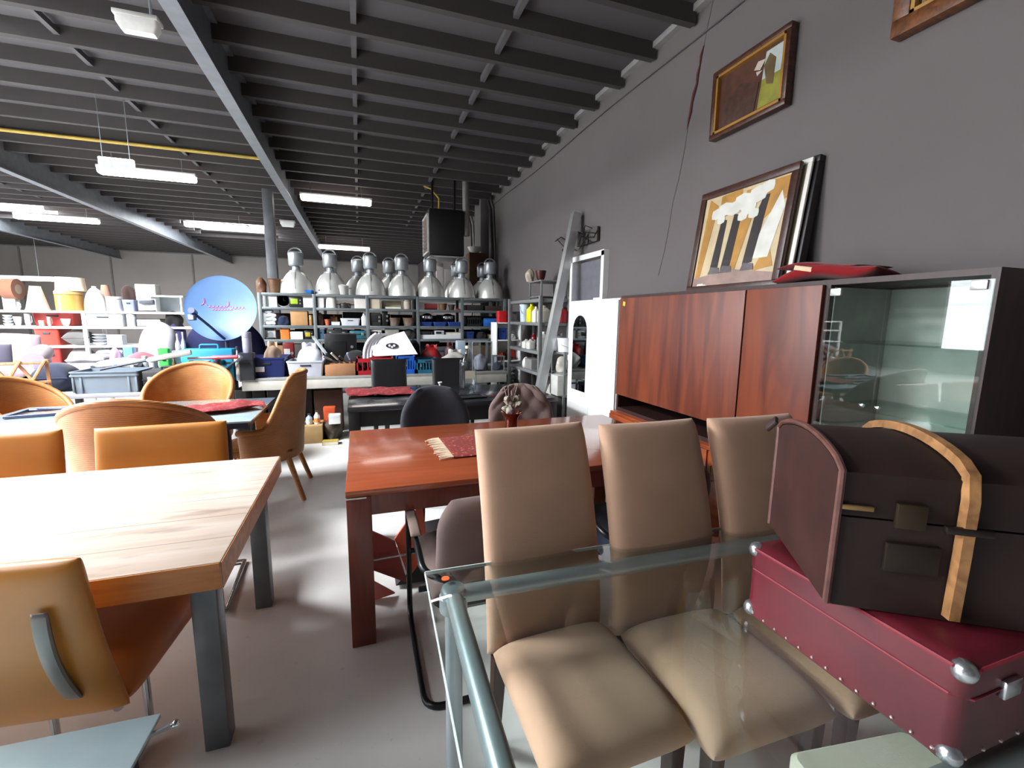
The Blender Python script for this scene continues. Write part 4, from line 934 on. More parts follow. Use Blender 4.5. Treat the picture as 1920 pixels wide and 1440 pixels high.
def g_clock(t, w_, d, h, c, **k):
    R = Matrix.Translation((0, 0, h/2)) @ Matrix.Rotation(PI/2, 4, 'X'); r = h/2
    M().lathe([(0, -.02), (r, -.02), (r, .02), (r*.9, .026), (r*.88, .02), (0, .02)], n=28).xf(R).build('case', plain(c, .3, .3), t)
    M().lathe([(r*.87, .0205), (0, .0205)], n=28).xf(R).build('dial', plain('#e8e8e4', .4), t)
    M().box((0, -.0225, h/2+r*.2), (.004, .001, r*.5)).box((r*.15, -.0225, h/2), (r*.35, .001, .004)).build('hand', BLACK, t)
def g_stack(t, w_, d, h, c, **k):
    n = k.get('n', 4); r = w_/2
    for i in range(n):
        z = h*i/n; M().lathe([(0, z), (r*.5, z), (r, z+h/n*.8), (r*.98, z+h/n*.9), (r*.5, z+h/n*.3), (0, z+h/n*.25)], n=22).build('plate', plain(c, .25), t)
def g_pile(t, w_, d, h, c, **k):
    n = k.get('n', 4); rnd = random.Random(int(w_*999)); cs = [c, k.get('c2', c)]
    for i in range(n):
        z = h*i/n; dx = rnd.uniform(-.03, .03)
        M().shell(lambda u, v: Vector((dx+w_/2*.95*u, d/2*.92*v, z+h/n/2+.006*math.sin(5*u+i))), h/n*1.05, 14, 10, 6).build('folded_layer', fabric(cs[i % 2]), t)
def g_cup(t, w_, d, h, c, **k):
    r = w_*.38; M().lathe([(0, 0), (r*.7, 0), (r, h*.3), (r, h), (r*.92, h), (r*.9, h*.3), (0, .01)], n=18).build('cup', plain(c, .2), t)
    M().tube(fillet([(r*.95, 0, h*.8), (r*1.5, 0, h*.8), (r*1.5, 0, h*.3), (r*.95, 0, h*.3)], .015, 4), r*.1, 6).build('handle', plain(c, .2), t)
def g_bucket(t, w_, d, h, c, **k):
    r = w_/2; M().lathe([(0, 0), (r*.86, 0), (r*.97, h*.9), (r, h*.9), (r, h*.96)], n=24).build('bucket', plain(c, .4), t)
    M().lathe([(r*1.03, h*.93), (r*1.03, h), (r*.9, h), (0, h*.985)], n=24).build('lid', plain(c, .4), t)
    M().tube([(-r, 0, h*.88), (-r*.8, -r*.6, h*.5), (0, -r*1.05, h*.32), (r*.8, -r*.6, h*.5), (r, 0, h*.88)], .003, 6).build('handle', ALU, t)
def g_machine(t, w_, d, h, c, **k):
    M().box((0, .1*d, h*.5), (w_, d*.8, h), bev=.01).build('casing', plain(c, .35), t)
    M().box((0, -d*.35, h*.06), (w_*.9, d*.3, h*.12), bev=.006).build('drip_tray', plain('#3a3c3e', .3, .5), t)
    M().box((0, -d*.38, h*.78), (w_*.8, d*.25, h*.34), bev=.01).build('brew_head', plain(k.get('c2', '#50555a'), .3, .3), t)
    M().lathe([(0, h*.14), (w_*.22, h*.14), (w_*.24, h*.4), (w_*.2, h*.5)], (0, -d*.36, 0), 16).build('jug', glass((.75, .75, .75), 1.4), t)
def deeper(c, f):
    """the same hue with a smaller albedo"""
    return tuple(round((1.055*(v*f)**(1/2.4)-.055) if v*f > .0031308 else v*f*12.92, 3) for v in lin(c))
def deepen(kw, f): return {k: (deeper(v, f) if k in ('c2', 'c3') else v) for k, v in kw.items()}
GOOD = {k[2:]: v for k, v in list(globals().items()) if k.startswith('g_')}
def good(kind, name, cat, label, px0, px1, pyt, y, zb, c, depth=None, rz=0.0, group=None, **k):
    """one second-hand item standing at depth y on a support at height zb; its span and height are read from the photo"""
    pm = (px0+px1)/2
    a = at(px0, pyt, y=y); b_ = at(px1, pyt, y=y); top = at(pm, pyt, y=y).z
    w_ = b_.x-a.x; h = max(.02, top-zb); d = depth if depth else min(.34, max(.08, w_*.8))
    t = thing(name, label, cat, ((a.x+b_.x)/2, y+d/2, zb+.001), rz, group)
    GOOD[kind](t, w_, d, h, c, **k); return t

# ------------------------------------------------------------------ goods on the long rack
TOP, L2, L3, L4, L5 = LV[0], LV[1], LV[2], LV[3], LV[4]
Y = 7.64
RACK = [
 # top, left end
 ('blob', 'wood_carving', 'carving', 'dark brown carved wood piece at the left end of the rack top', 476, 497, 519, 7.75, TOP, '#6b4a34', dict(soft=False, seed=3)),
 ('basket', 'wicker_basket', 'basket', 'brown wicker basket on the rack top beside the pink flower pot', 500, 524, 523, 7.75, TOP, '#9a7650', {}),
 ('pot', 'flower_pot', 'pot', 'pinkish clay flower pot on the rack top left of the blue tray', 526, 551, 524, 7.72, TOP, '#b08a78', {}),
 ('pan', 'casserole', 'pan', 'white lidded casserole on the rack top between two high bay lamps', 626, 656, 531, 7.63, TOP, '#d8d6d0', dict(metal=0, c2='#8a8a88')),
 ('pan', 'frying_pan', 'pan', 'grey frying pan on the rack top in front of second lamp', 601, 624, 540, 7.63, TOP, '#5a5c5c', {}),
 # second level
 ('plainbox', 'white_box', 'box', 'white square box on the second shelf, left of the round clock', 503, 519, 553, Y, L2, '#dcdcda', {}),
 ('clock', 'round_clock', 'clock', 'round white clock on the second shelf of the left bay', 521, 539, 551, Y, L2, '#cfcfcb', {}),
 ('appliance', 'lime_radio', 'radio', 'black radio with lime green face on the second shelf', 541, 566, 556, Y, L2, '#26282a', dict(c2='#a9c83a')),
 ('plainbox', 'flat_box', 'box', 'flat cream box on the second shelf right of the lime green radio', 568, 586, 559, Y, L2, '#e3e0d8', {}),
 ('plainbox', 'white_carton', 'box', 'white carton on the second shelf left of the white lampshade', 594, 607, 558, Y, L2, '#e0deda', {}),
 ('shade', 'lamp_shade', 'lampshade', 'small white lampshade on the second shelf of the second bay', 609, 631, 557, Y, L2, '#efece2', dict(taper=.9)),
 ('pan', 'iron_pan', 'pan', 'dark grey long pan lying right of the small white lampshade', 633, 660, 567, Y, L2, '#4a4846', {}),
 ('plainbox', 'cream_carton', 'box', 'cream carton at the right end of the second bay, second shelf', 664, 686, 558, Y, L2, '#dedbd0', {}),
 ('plainbox', 'beige_carton', 'box', 'beige carton at the left end of the third bay, second shelf', 692, 712, 560, Y, L2, '#d2c6ae', {}),
 ('plainbox', 'tan_carton', 'box', 'wide tan carton in the third bay above the green tray', 716, 752, 564, 7.80, L2, '#c9bca2', {}),
 ('book', 'green_tray', 'tray', 'thin green tray in the third bay, second shelf', 722, 752, 575, Y, L2, '#3a6a4a', dict(depth=.14)),
 ('jar', 'storage_jar', 'jar', 'beige cylinder jar near the right end of third bay', 757, 771, 562, Y, L2, '#b5aa98', dict(c2='#8a8478')),
 ('roll', 'red_fabric_roll', 'fabric roll', 'dark red fabric roll on the second shelf below a high bay lamp', 797, 821, 569, Y, L2, '#7a2c28', {}),
 ('basket', 'round_basket', 'basket', 'round wicker basket right of the dark red fabric roll', 823, 839, 570, Y, L2, '#8a6248', {}),
 ('pot', 'dark_pot', 'pot', 'dark brown pot beside the round wicker basket', 841, 854, 571, Y, L2, '#3a2a26', {}),
 ('plainbox', 'red_tin', 'box', 'small dark red tin on the second shelf near the fourth post', 856, 866, 579, Y, L2, '#8a2420', {}),
 ('box', 'dark_carton', 'box', 'black carton in the last bay of the second shelf', 874, 906, 572, Y, L2, '#221c1a', {}),
 ('box', 'brown_carton', 'box', 'dark brown carton nearest the wall on the second shelf', 910, 940, 574, Y, L2, '#31261f', {}),
 # third level
 ('pile', 'paper_pile', 'paper', 'untidy white paper pile on the third shelf behind the dish', 492, 514, 580, Y, L3, '#dadde0', dict(n=4, c2='#c3c8cc')),
 ('blob', 'navy_bundle', 'cloth', 'navy cloth bundle left of the square cardboard box', 517, 541, 592, Y, L3, '#27304a', {}),
 ('box', 'cardboard_box', 'box', 'square tan cardboard box on the third shelf of the left bay', 544, 576, 583, Y, L3, '#b58a5c', {}),
 ('jar', 'wooden_spool', 'spool', 'small wooden spool right of the square cardboard box', 578, 586, 591, Y, L3, '#a87a4a', {}),
 ('blob', 'brown_bag', 'bag', 'dark brown leather bag in the left of second bay, third shelf', 592, 606, 586, Y, L3, '#3a241c', dict(soft=False)),
 ('pot', 'orange_pot', 'pot', 'small orange pot on the third shelf of the second bay', 608, 619, 599, Y, L3, '#c0603a', {}),
 ('pan', 'copper_pan', 'pan', 'copper pan with lid behind the blue book', 616, 636, 591, 7.82, L3, '#b0744a', {}),
 ('book', 'blue_book', 'book', 'thick blue book lying right of the small orange pot', 621, 637, 603, Y, L3, '#4a7aa8', {}),
 ('bin', 'white_bin', 'bin', 'wide white plastic bin on third shelf, second bay', 638, 675, 597, Y, L3, '#cfd2d8', {}),
 ('jug', 'white_pitcher', 'jug', 'white jug right of the wide white bin', 677, 687, 588, Y, L3, '#d8d8d4', {}),
 ('appliance', 'dark_monitor', 'appliance', 'dark square appliance at the left of the third bay', 693, 714, 586, Y, L3, '#33332f', {}),
 ('appliance', 'black_speaker', 'speaker', 'tall black speaker beside the dark square appliance', 716, 727, 583, Y, L3, '#141414', dict(c2='#222222')),
 ('basket', 'white_basket', 'basket', 'left of two pale baskets in the third bay', 729, 751, 597, Y, L3, '#bdbcb4', {}),
 ('basket', 'white_basket', 'basket', 'right of two pale baskets in the third bay', 756, 779, 597, Y, L3, '#b6b4ac', {}),
 ('helmet', 'visor_helmet', 'helmet', 'black helmet with bright visor above the left dark blue bin', 790, 814, 587, 7.78, L3+.07, '#17181a', {}),
 ('helmet', 'visor_helmet', 'helmet', 'black helmet with bright visor above the right dark blue bin', 829, 854, 588, 7.78, L3+.07, '#17181a', {}),
 ('bin', 'blue_bin', 'bin', 'left one of three dark blue bins on the third shelf', 788, 811, 604, Y, L3, '#1c3c84', {}),
 ('bin', 'blue_bin', 'bin', 'middle one of three dark blue bins on the third shelf', 813, 838, 604, Y, L3, '#1c3c84', {}),
 ('bin', 'blue_bin', 'bin', 'right one of three dark blue bins on the third shelf', 840, 865, 604, Y, L3, '#1c3c84', {}),
 ('crate', 'black_crate', 'crate', 'black plastic crate left of the bright blue box', 873, 904, 595, Y, L3, '#1b1d1e', {}),
 ('appliance', 'blue_box', 'box', 'bright blue flat-fronted box at the right end of third shelf', 907, 938, 597, Y, L3, '#2a64b4', dict(c2='#2f6cc0')),
 # fourth level
 ('machine', 'coffee_machine', 'coffee machine', 'white and chrome coffee machine at the left end of fourth shelf', 493, 515, 608, Y, L4, '#c3c5c6', {}),
 ('plainbox', 'orange_box', 'box', 'orange cube box on the fourth shelf of the left bay', 525, 542, 616, Y, L4, '#d8722a', {}),
 ('plainbox', 'white_carton', 'box', 'low white carton right of the orange cube box', 544, 568, 622, Y, L4, '#dcd6cc', {}),
 ('appliance', 'black_case', 'case', 'black case with yellow label at the right of the left bay', 570, 587, 620, Y, L4, '#1a1a1a', dict(c2='#b8a43a')),
 ('bin', 'steel_blue_bin', 'bin', 'steel blue bin at the left of the second bay, fourth shelf', 592, 609, 618, Y, L4, '#4a6a82', {}),
 ('toolcase', 'black_tool_case', 'tool case', 'black tool case on the fourth shelf above the black drawer cabinet', 612, 652, 616, Y, L4, '#141416', {}),
 ('toolcase', 'teal_tool_case', 'tool case', 'teal tool case on the fourth shelf left of the third post', 655, 686, 618, Y, L4, '#2a6a78', {}),
 ('appliance', 'white_printer', 'appliance', 'small white appliance on the fourth shelf behind the white panel', 692, 716, 618, Y, L4, '#c9c8c2', {}),
 ('plainbox', 'grey_carton', 'box', 'grey carton on the fourth shelf behind the white panel', 722, 748, 616, Y, L4, '#9a9890', {}),
 ('blob', 'dark_bag', 'bag', 'dark grey bag at the right of the third bay, fourth shelf', 754, 780, 617, Y, L4, '#3c3a38', {}),
 ('appliance', 'black_player', 'appliance', 'black player under the left dark blue bin', 789, 813, 621, Y, L4+.06, '#121212', {}),
 ('appliance', 'white_projector', 'projector', 'white projector lying under the middle dark blue bin', 815, 833, 620, Y, L4+.06, '#c6c8ca', {}),
 ('book', 'grey_folder', 'folder', 'grey folder lying under the right dark blue bin', 836, 865, 623, Y, L4+.06, '#8f9294', {}),
 ('plainbox', 'long_white_box', 'box', 'long flat white box on the fourth shelf above the red bag', 788, 865, 627.5, Y, L4, '#dcdedf', {}),
 ('bin', 'navy_bin', 'bin', 'navy bin in the last bay of the fourth shelf', 873, 890, 622, Y, L4, '#1d3a78', {}),
 ('blob', 'dark_cloth_bundle', 'cloth', 'dark cloth bundle in the last bay right of the navy bin', 893, 914, 622, Y, L4, '#2a2a2c', {}),
 ('book', 'olive_book', 'book', 'olive green book at the right end of the fourth shelf', 917, 935, 627, Y, L4, '#6a6234', {}),
 # fifth level, behind the bench goods
 ('box', 'brown_carton', 'box', 'brown carton on the low shelf behind the paper bag', 495, 530, 648, Y, L5, '#8a6a4a', {}),
 ('box', 'dark_carton', 'box', 'dark carton on the low shelf behind the white plastic bag', 545, 580, 645, Y, L5, '#3a3430', {}),
 ('appliance', 'grey_monitor', 'monitor', 'grey monitor on the low shelf right of black drawer cabinet', 692, 725, 640, Y, L5, '#55585a', {}),
 ('bin', 'grey_bin', 'bin', 'grey bin on the low shelf behind the red bag', 800, 850, 650, Y, L5, '#4a4c50', {}),
 ('box', 'tan_carton', 'box', 'tan carton on the low shelf behind the clear boxes', 880, 930, 648, Y, L5, '#7a6248', {}),
]
for kind, nm, cat, lab, a, b_, pt, y, zb, c, kw in RACK: good(kind, nm, cat, lab, a, b_, pt, y, zb, c, **kw)
t = thing('tray', 'blue plastic tray in front of the leftmost high bay lamp', 'tray', (at(568, 548, y=7.62).x, 7.70, TOP+.001))
M().rrect([(0, 0, 0, .25, .10, .03), (.05, 0, 0, .30, .14, .04), (.055, 0, 0, .30, .14, .04), (.05, 0, 0, .28, .12, .03), (.006, 0, 0, .24, .09, .03)]).build('tray', plain('#2a74c0', .4), t)
# tall things behind the lamps near the corner
good('box', 'tall_carton', 'box', 'tall brown carton standing behind the lamps in the far right corner', 880, 913, 474, 8.76, TOP, '#5c4028', depth=.3)
good('bowl', 'ceiling_lamp_bowl', 'lamp', 'white glass bowl lamp upside on top of the tall brown carton', 880, 908, 462, 8.76, at(914, 474, y=8.76).z, '#d9d6d0', depth=.3)
good('panel', 'white_board', 'board', 'narrow white board standing under the black hanging heater', 818, 831, 494, 8.76, TOP, '#cfc6c0', depth=.06)
good('panel', 'grey_board', 'board', 'pale grey board standing behind the lamps right of the narrow white board', 834, 852, 505, 8.76, TOP, '#bdb6b2', depth=.06)
good('plainbox', 'white_shoe_box', 'box', 'small pale box behind the lamps between the board and carton', 862, 886, 520, 8.78, TOP, '#c3beb8')

# ------------------------------------------------------------------ long bench with crates in front of the rack
BZ = .755
t = thing('bench', 'long bench with white front board carrying the crates in front of the rack', 'table', (.30, 6.30, 0))
M().box((0, 0, BZ-.0175), (3.30, .82, .035), bev=.003).build('benchtop', plain('#858581', .5), t)
M().box((0, -.40, BZ-.09), (3.26, .025, .11), bev=.003).build('front_board', plain('#a9a69d', .5), t)
for x in (-1.58, 0, 1.58):
    for y in (-.34, .34): M().box((x, y, .36), (.06, .06, .72), bev=.003).build('leg', BLACK_METAL, t)
YB1 = 5.93
BENCH = [
 ('bin', 'navy_crate', 'crate', 'navy blue plastic crate with white label at the left end of bench', 456, 534, 671, YB1, BZ, '#1b2a66', dict(depth=.50, paper=1)),
 ('bin', 'clear_bin', 'bin', 'translucent white plastic bin beside the navy crate', 536, 607, 677, YB1, BZ, '#cdd0dc', dict(depth=.46)),
 ('box', 'cardboard_box', 'box', 'open brown cardboard box between the translucent bin and red crate', 609, 666, 684, YB1, BZ, '#a87650', dict(depth=.40)),
 ('crate', 'red_crate', 'crate', 'red plastic crate partly behind the left black chair', 668, 738, 672, YB1, BZ, '#a81c24', dict(depth=.42)),
 ('crate', 'blue_crate', 'crate', 'bright blue plastic crate right of the left black chair', 744, 779, 668, YB1, BZ, '#1c5cc0', dict(depth=.38)),
 ('crate', 'teal_crate', 'crate', 'teal blue plastic crate left of the right black chair', 781, 823, 674, YB1, BZ, '#22647e', dict(depth=.38)),
 ('bag', 'paper_bag', 'bag', 'crumpled brown paper bag standing in the navy crate', 487, 527, 636, 6.02, BZ+.02, '#b59a80', {}),
 ('appliance', 'red_appliance', 'appliance', 'red and white appliance between paper bag and white plastic bag', 529, 550, 643, 6.46, BZ, '#8f2226', dict(c2='#d8d4d0')),
 ('bag', 'plastic_bag', 'bag', 'big white plastic bag bulging out of the translucent bin', 549, 603, 639, 6.02, BZ+.02, '#dce2ec', dict(seed=6)),
 ('appliance', 'black_drawer_cabinet', 'cabinet', 'black drawer cabinet at the back of the bench', 607, 668, 626, 6.44, BZ, '#111214', dict(c2='#1b1c1e')),
 ('blob', 'dark_coat', 'clothing', 'heap of dark grey clothing right of the black drawer cabinet', 640, 694, 658, 6.30, BZ, '#2a2a2d', dict(seed=4)),
 ('bag', 'red_bag', 'bag', 'bright red bag on the bench behind the teal crate', 790, 832, 643, 6.34, BZ, '#b41a1e', dict(seed=9)),
 ('blob', 'black_bag', 'bag', 'black bag between the white panel and the red bag', 762, 790, 636, 6.40, BZ, '#1a1a1c', {}),
 ('bag', 'brown_bag', 'bag', 'dark red-brown bag behind the crumpled white plastic sack', 834, 856, 638, 6.44, BZ, '#4c2020', dict(seed=2)),
 ('plainbox', 'ice_blue_box', 'box', 'upright ice blue box right of the dark red-brown bag', 857, 873, 639, 6.42, BZ, '#b9cbd8', {}),
 ('bag', 'plastic_sack', 'bag', 'crumpled white plastic sack above the right black chair', 832, 880, 653, 6.06, BZ, '#b9b6ae', dict(seed=12)),
]
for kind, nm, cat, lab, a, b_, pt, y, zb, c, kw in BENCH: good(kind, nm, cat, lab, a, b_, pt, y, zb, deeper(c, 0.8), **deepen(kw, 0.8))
# tools lying over the cardboard box
rnd = random.Random(21)
for k, (lab, c) in enumerate((('long grey metal bar leaning across the cardboard box of tools', '#9a9da0'), ('white plastic rod sticking out of the cardboard box of tools', '#d8d8d6'), ('dark iron bar lying on the cardboard box of tools', '#3a3c40'), ('pale blue handled tool on the cardboard box', '#7a98b8'))):
    p = at(606+15*k, 668-6*(k % 2), y=6.03); q = at(634+9*k, 681+2*(k % 2), y=6.12)
    t = thing('hand_tool', lab, 'tool', (p.x, p.y, p.z), 0, 'tools on the cardboard box')
    d = Vector(q)-Vector(p); M().tube([(0, 0, 0), d*.55], .014, 8).build('handle', plain(c, .4), t); M().tube([d*.55, d], [.009, .02], 8).build('tool_head', plain('#6a6d70', .35, .8), t)
for k in range(3):
    p = at(600-4*k, 634+6*k, y=6.2)
t = thing('drain_pipe', 'light grey square pipe leaning right above the white plastic bag', 'pipe', at(612, 664, y=6.28), 0)
d = at(588, 633, y=6.5)-at(612, 664, y=6.28); M().tube([(0, 0, 0), d], .02, 4).build('pipe', plain('#9fa6aa', .45), t); M().tube([d*.97, d*1.04], .024, 4).build('pipe_socket', plain('#8a9094', .45), t)
t = thing('ribbed_hose', 'white ribbed hose bundle left of the white panel', 'hose', at(690, 672, y=6.22))
for k in range(4):
    q = [at(684+6*k, 676-3*k, y=6.22), at(680+7*k, 652-5*k, y=6.20+.03*k), at(690+8*k, 634-3*k, y=6.24+.03*k), at(706+6*k, 626+k, y=6.28+.03*k)]
    pts = []
    for i in range(25):
        s_ = i/24; b0, b1, b2, b3 = (1-s_)**3, 3*s_*(1-s_)**2, 3*s_*s_*(1-s_), s_**3
        pts.append(q[0]*b0+q[1]*b1+q[2]*b2+q[3]*b3-Vector(t.location))
    M().tube(pts, [.020+.004*(i % 2) for i in range(25)], 10).build('hose', plain('#d4d6da', .4), t)
# white panel with dark oval emblem, standing tilted on the crates
P0 = at(702, 668, y=6.08); P1 = at(783, 664, y=6.08); P2 = at(758, 622, y=6.30); P3 = at(694, 641, y=6.30)
t = thing('display_board', 'tilted white panel with a dark oval emblem standing on the crates', 'board', P0)
mb = M(); off = Vector((0, .035, .006)); q = [p-P0 for p in (P0, P1, P2, P3)]
mb.ring([[p for p in q], [p+off for p in q]]); mb.build('panel', plain('#ececea', .4, var=.03), t)
cen = sum((p for p in q), Vector())/4; ux = (q[1]-q[0]).normalized(); nn = ux.cross((q[3]-q[0])).normalized(); uz = nn.cross(ux).normalized()
if nn.y > 0: nn = -nn
oval = [cen+nn*.004+ux*(.078*math.cos(2*PI*k/28))+uz*(.050*math.sin(2*PI*k/28)) for k in range(28)]
M().ring([oval, [p+nn*.003 for p in oval]]).build('oval_emblem', plain('#2a2c30', .5), t)
mb = M()
for du, dv, r in ((-.03, .0, .016), (.03, -.005, .016), (0, -.03, .014)):
    L = [cen+nn*.0072+ux*(du+r*math.cos(2*PI*k/12))+uz*(dv+1.5*r*math.sin(2*PI*k/12)) for k in range(12)]; mb.ring([L, [p+nn*.001 for p in L]])
mb.build('emblem_mark', plain('#c9ccd0', .4), t)
# clear boxes at the right end of the bench
for a, b_, pt, y, lab in ((886, 922, 641, 6.02, 'tall clear plastic display box at the right end of the bench'), (925, 945, 668, 6.08, 'small clear plastic box beside the tall clear display box')):
    A = at(a, pt, y=y); B = at(b_, pt, y=y); w_ = B.x-A.x; h = A.z-BZ
    t = thing('clear_box', lab, 'box', ((A.x+B.x)/2, y+w_*.4, BZ+.001), 0, 'clear plastic boxes on the bench')
    mb = M(); d = w_*.8
    for s in (-1, 1): mb.box((s*w_/2, 0, h/2), (.004, d, h)).box((0, s*d/2, h/2), (w_, .004, h))
    mb.box((0, 0, .003), (w_, d, .006)); mb.build('box_wall', glass((.82, .84, .86), 1.45), t)
    ES = plain('#8a8e92', .4)
    for sx in (-1, 1):
        for sy in (-1, 1): M().box((sx*w_/2, sy*d/2, h/2), (.012, .012, h)).build('edge_strip', ES, t)
    for sy in (-1, 1): M().box((0, sy*d/2, h), (w_, .014, .014)).build('edge_strip', ES, t)
    M().blob((0, 0, .01), (w_*.7, d*.7, h*.55), 5, .2, 3).build('contents', plain('#a9aab4', .5), t)
# floor goods under the bench
FL = [
 ('box', 'produce_box', 'box', 'open tan cardboard box of bottles on the floor under bench', 537, 604, 800, 5.58, 0, '#a88a5c', dict(depth=.32)),
 ('shade', 'lamp_shade', 'lampshade', 'beige cone lampshade lying behind the floor box of bottles', 536, 562, 766, 5.95, .12, '#c9b08c', {}),
 ('bottle', 'blue_bottle', 'bottle', 'pale blue bottle standing in the floor box under the bench', 572, 585, 777, 5.66, .20, '#9ab4d0', {}),
 ('bottle', 'white_bottle', 'bottle', 'white bottle with orange foot in the floor box under the bench', 587, 599, 771, 5.66, .20, '#dcd8d0', dict(c3='#d08040')),
 ('blob', 'white_cloth', 'cloth', 'white rags heaped in the floor box left of the blue bottle', 540, 569, 785, 5.64, .20, '#d4d6d8', {}),
 ('plainbox', 'dark_filler_block', 'chest', 'black box added to darken under the bench, left of the drawer unit', 500, 584, 728, 6.14, 0, '#101012', dict(depth=.45)),  # this and the next: blocks added to darken the space under the bench
 ('plainbox', 'dark_filler_box', 'chest', 'black box added to darken under the left bench end behind rattan armchair', 440, 496, 730, 6.14, 0, '#141416', dict(depth=.45)),
 ('box', 'brown_drawer_unit', 'cabinet', 'dark brown drawer unit under the bench behind the rattan chair', 588, 640, 732, 6.12, 0, '#4a2c20', dict(depth=.45)),
 ('plainbox', 'orange_red_box', 'box', 'orange and red box on the floor pile by the black table leg', 606, 628, 764, 5.72, .22, '#c04a22', {}),
 ('plainbox', 'white_flat_box', 'box', 'white flat box on the floor pile by the black table leg', 616, 638, 778, 5.58, .22, '#d8d8d6', {}),
 ('blob', 'dark_rubble', 'clutter', 'dark heap of bags on the floor right of the box of bottles', 604, 640, 786, 5.62, 0, '#4a4038', dict(seed=8, depth=.4)),
 ('book', 'yellow_folder', 'folder', 'thin yellow folder on the floor in front of the dark bag heap', 604, 634, 828, 5.45, 0, '#b8a040', dict(depth=.1)),
]
for kind, nm, cat, lab, a, b_, pt, y, zb, c, kw in FL: good(kind, nm, cat, lab, a, b_, pt, y, zb, c, **kw)

# dark cartons added behind the front goods to darken the rack's gaps
BAYN = ['left end bay', 'second bay', 'middle bay', 'fourth bay', 'bay nearest the wall']
rnd = random.Random(31)
for bi, (a, b_) in enumerate(zip(UPX, UPX[1:])):
    for z, zn, hh in ((L3, 'third', .22), (L4, 'fourth', .16), (L5, 'low', .34)):
        w1 = (b_-a-.12)*rnd.uniform(.45, .55); w2 = (b_-a-.12)-w1-.01
        for k, (xc, wd, c, cn) in enumerate(((a+.06+w1/2, w1, rnd.choice(('#2b211b', '#241f1c')), 'dark brown'), (b_-.06-w2/2, w2, rnd.choice(('#17171a', '#1e2024')), 'black'))):
            t = thing('gap_darkening_carton', f'{cn} carton added to darken the back of the {zn} shelf, {BAYN[bi]}', 'box', (xc, 7.985, z+.001), 0, 'dark cartons at the back of the rack')
            g_box(t, wd, .11, hh*rnd.uniform(.8, 1.0), c)

# ------------------------------------------------------------------ steel rack, bookcase, profile and trolley by the right wall
t = thing('wall_rack', 'narrow grey steel rack of jugs and cans along the right wall', 'shelving', (2.365, 5.87, 0))
RG = plain('#7f8180', .5, .35); RLV = [1.745, 1.445, 1.075, .80, .35]
for x in (-.20, .20):
    for y in (-.61, .61): M().box((x, y, .89), (.045, .045, 1.78), bev=.003).build('post', RG, t)
for z in RLV: M().box((0, 0, z-.02), (.40, 1.24, .04), bev=.003).build('shelf', RG, t)
t = thing('metal_stand', 'small two tier metal stand on top of the narrow steel rack', 'stand', (2.36, 5.50, 1.746))
for x in (-.17, .17):
    for y in (-.20, .20): M().box((x, y, .11), (.02, .02, .22)).build('leg', RG, t)
M().box((0, 0, .225), (.38, .44, .015), bev=.003).build('top', RG, t); M().box((0, 0, .03), (.36, .42, .012)).build('lower_shelf', RG, t)
def wgood(kind, name, cat, label, px, x, zb, w_, d, pyt, c, rz=0.0, **k):
    """item on the wall rack: its column in the photo and its distance from the wall give its place"""
    p = at(px, pyt, x=x); t = thing(name, label, cat, (p.x, p.y, zb+.001), rz)
    GOOD[kind](t, w_, d, max(.03, p.z-zb), c, **k)
wgood('blob', 'sheep_figure', 'figurine', 'pale woolly figure on the small metal stand, left of the red bowl', 994, 2.20, 1.98, .11, .10, 504, '#a89a88', soft=False, seed=7)
wgood('bowl', 'red_bowl', 'bowl', 'dark red bowl on the small metal stand above the steel rack', 1014, 2.34, 1.98, .15, .15, 508, '#4a1a18')
Z1, Z2, Z3, Z4 = RLV[1], RLV[2], RLV[3], RLV[4]
wgood('bucket', 'blue_white_tub', 'tub', 'pale blue tub on the jug shelf, left of the yellow jug', 985, 2.25, Z1, .16, .16, 571, '#b8c6d0')
wgood('jug', 'yellow_jug', 'jug', 'bright yellow jug on the upper shelf of the steel rack', 997, 2.25, Z1, .11, .16, 570, '#d8d21c', c2='#d8d21c')
wgood('jug', 'white_jug', 'jug', 'slim white jug between the yellow jug and rack post', 1005.5, 2.24, Z1, .09, .12, 575, '#dcdad0')
wgood('jug', 'jerry_can', 'canister', 'cream jerry can on the upper shelf right of the front post', 1021, 2.27, Z1, .17, .14, 573, '#cfc8b8', c2='#8a8478')
wgood('bottle', 'grey_bottle', 'bottle', 'grey bottle on the upper shelf beside the leaning aluminium profile', 1036, 2.36, Z1, .09, .09, 575, '#8f8a86')
wgood('jug', 'red_can', 'canister', 'red fuel can on the upper shelf behind the leaning profile', 1057, 2.50, Z1, .13, .10, 575, '#8a161c', c2='#20242c')
wgood('jug', 'white_canister', 'canister', 'left of two white canisters on the middle shelf of steel rack', 987.5, 2.25, Z2, .12, .13, 636, '#d6d4cc', c2='#b0aca2')
wgood('jug', 'white_canister', 'canister', 'right of two white canisters on the middle shelf of steel rack', 995.5, 2.25, Z2, .11, .13, 636, '#cfccc4', c2='#b0aca2')
wgood('bottle', 'red_bottle', 'bottle', 'dark red bottle behind the two white canisters', 1001, 2.45, Z2, .09, .09, 622, '#7a1a22')
wgood('jug', 'white_container', 'canister', 'tall white container on the middle shelf right of the front post', 1019, 2.28, Z2, .15, .13, 622, '#c9c6c2', c2='#d8d8d4')
wgood('bag', 'grey_sack', 'bag', 'grey plastic sack on the middle shelf behind the white bucket', 1046, 2.44, Z2, .22, .16, 622, '#9a98a0')
wgood('blob', 'bird_figure', 'figurine', 'small white bird figure on the lower shelf of the steel rack', 987, 2.24, Z3, .12, .10, 669, '#d9d7d2', soft=False, seed=11)
wgood('plainbox', 'grey_carton', 'box', 'grey carton on the lower shelf beside the white bird figure', 1000, 2.30, Z3, .18, .30, 672, '#7d7c7a')
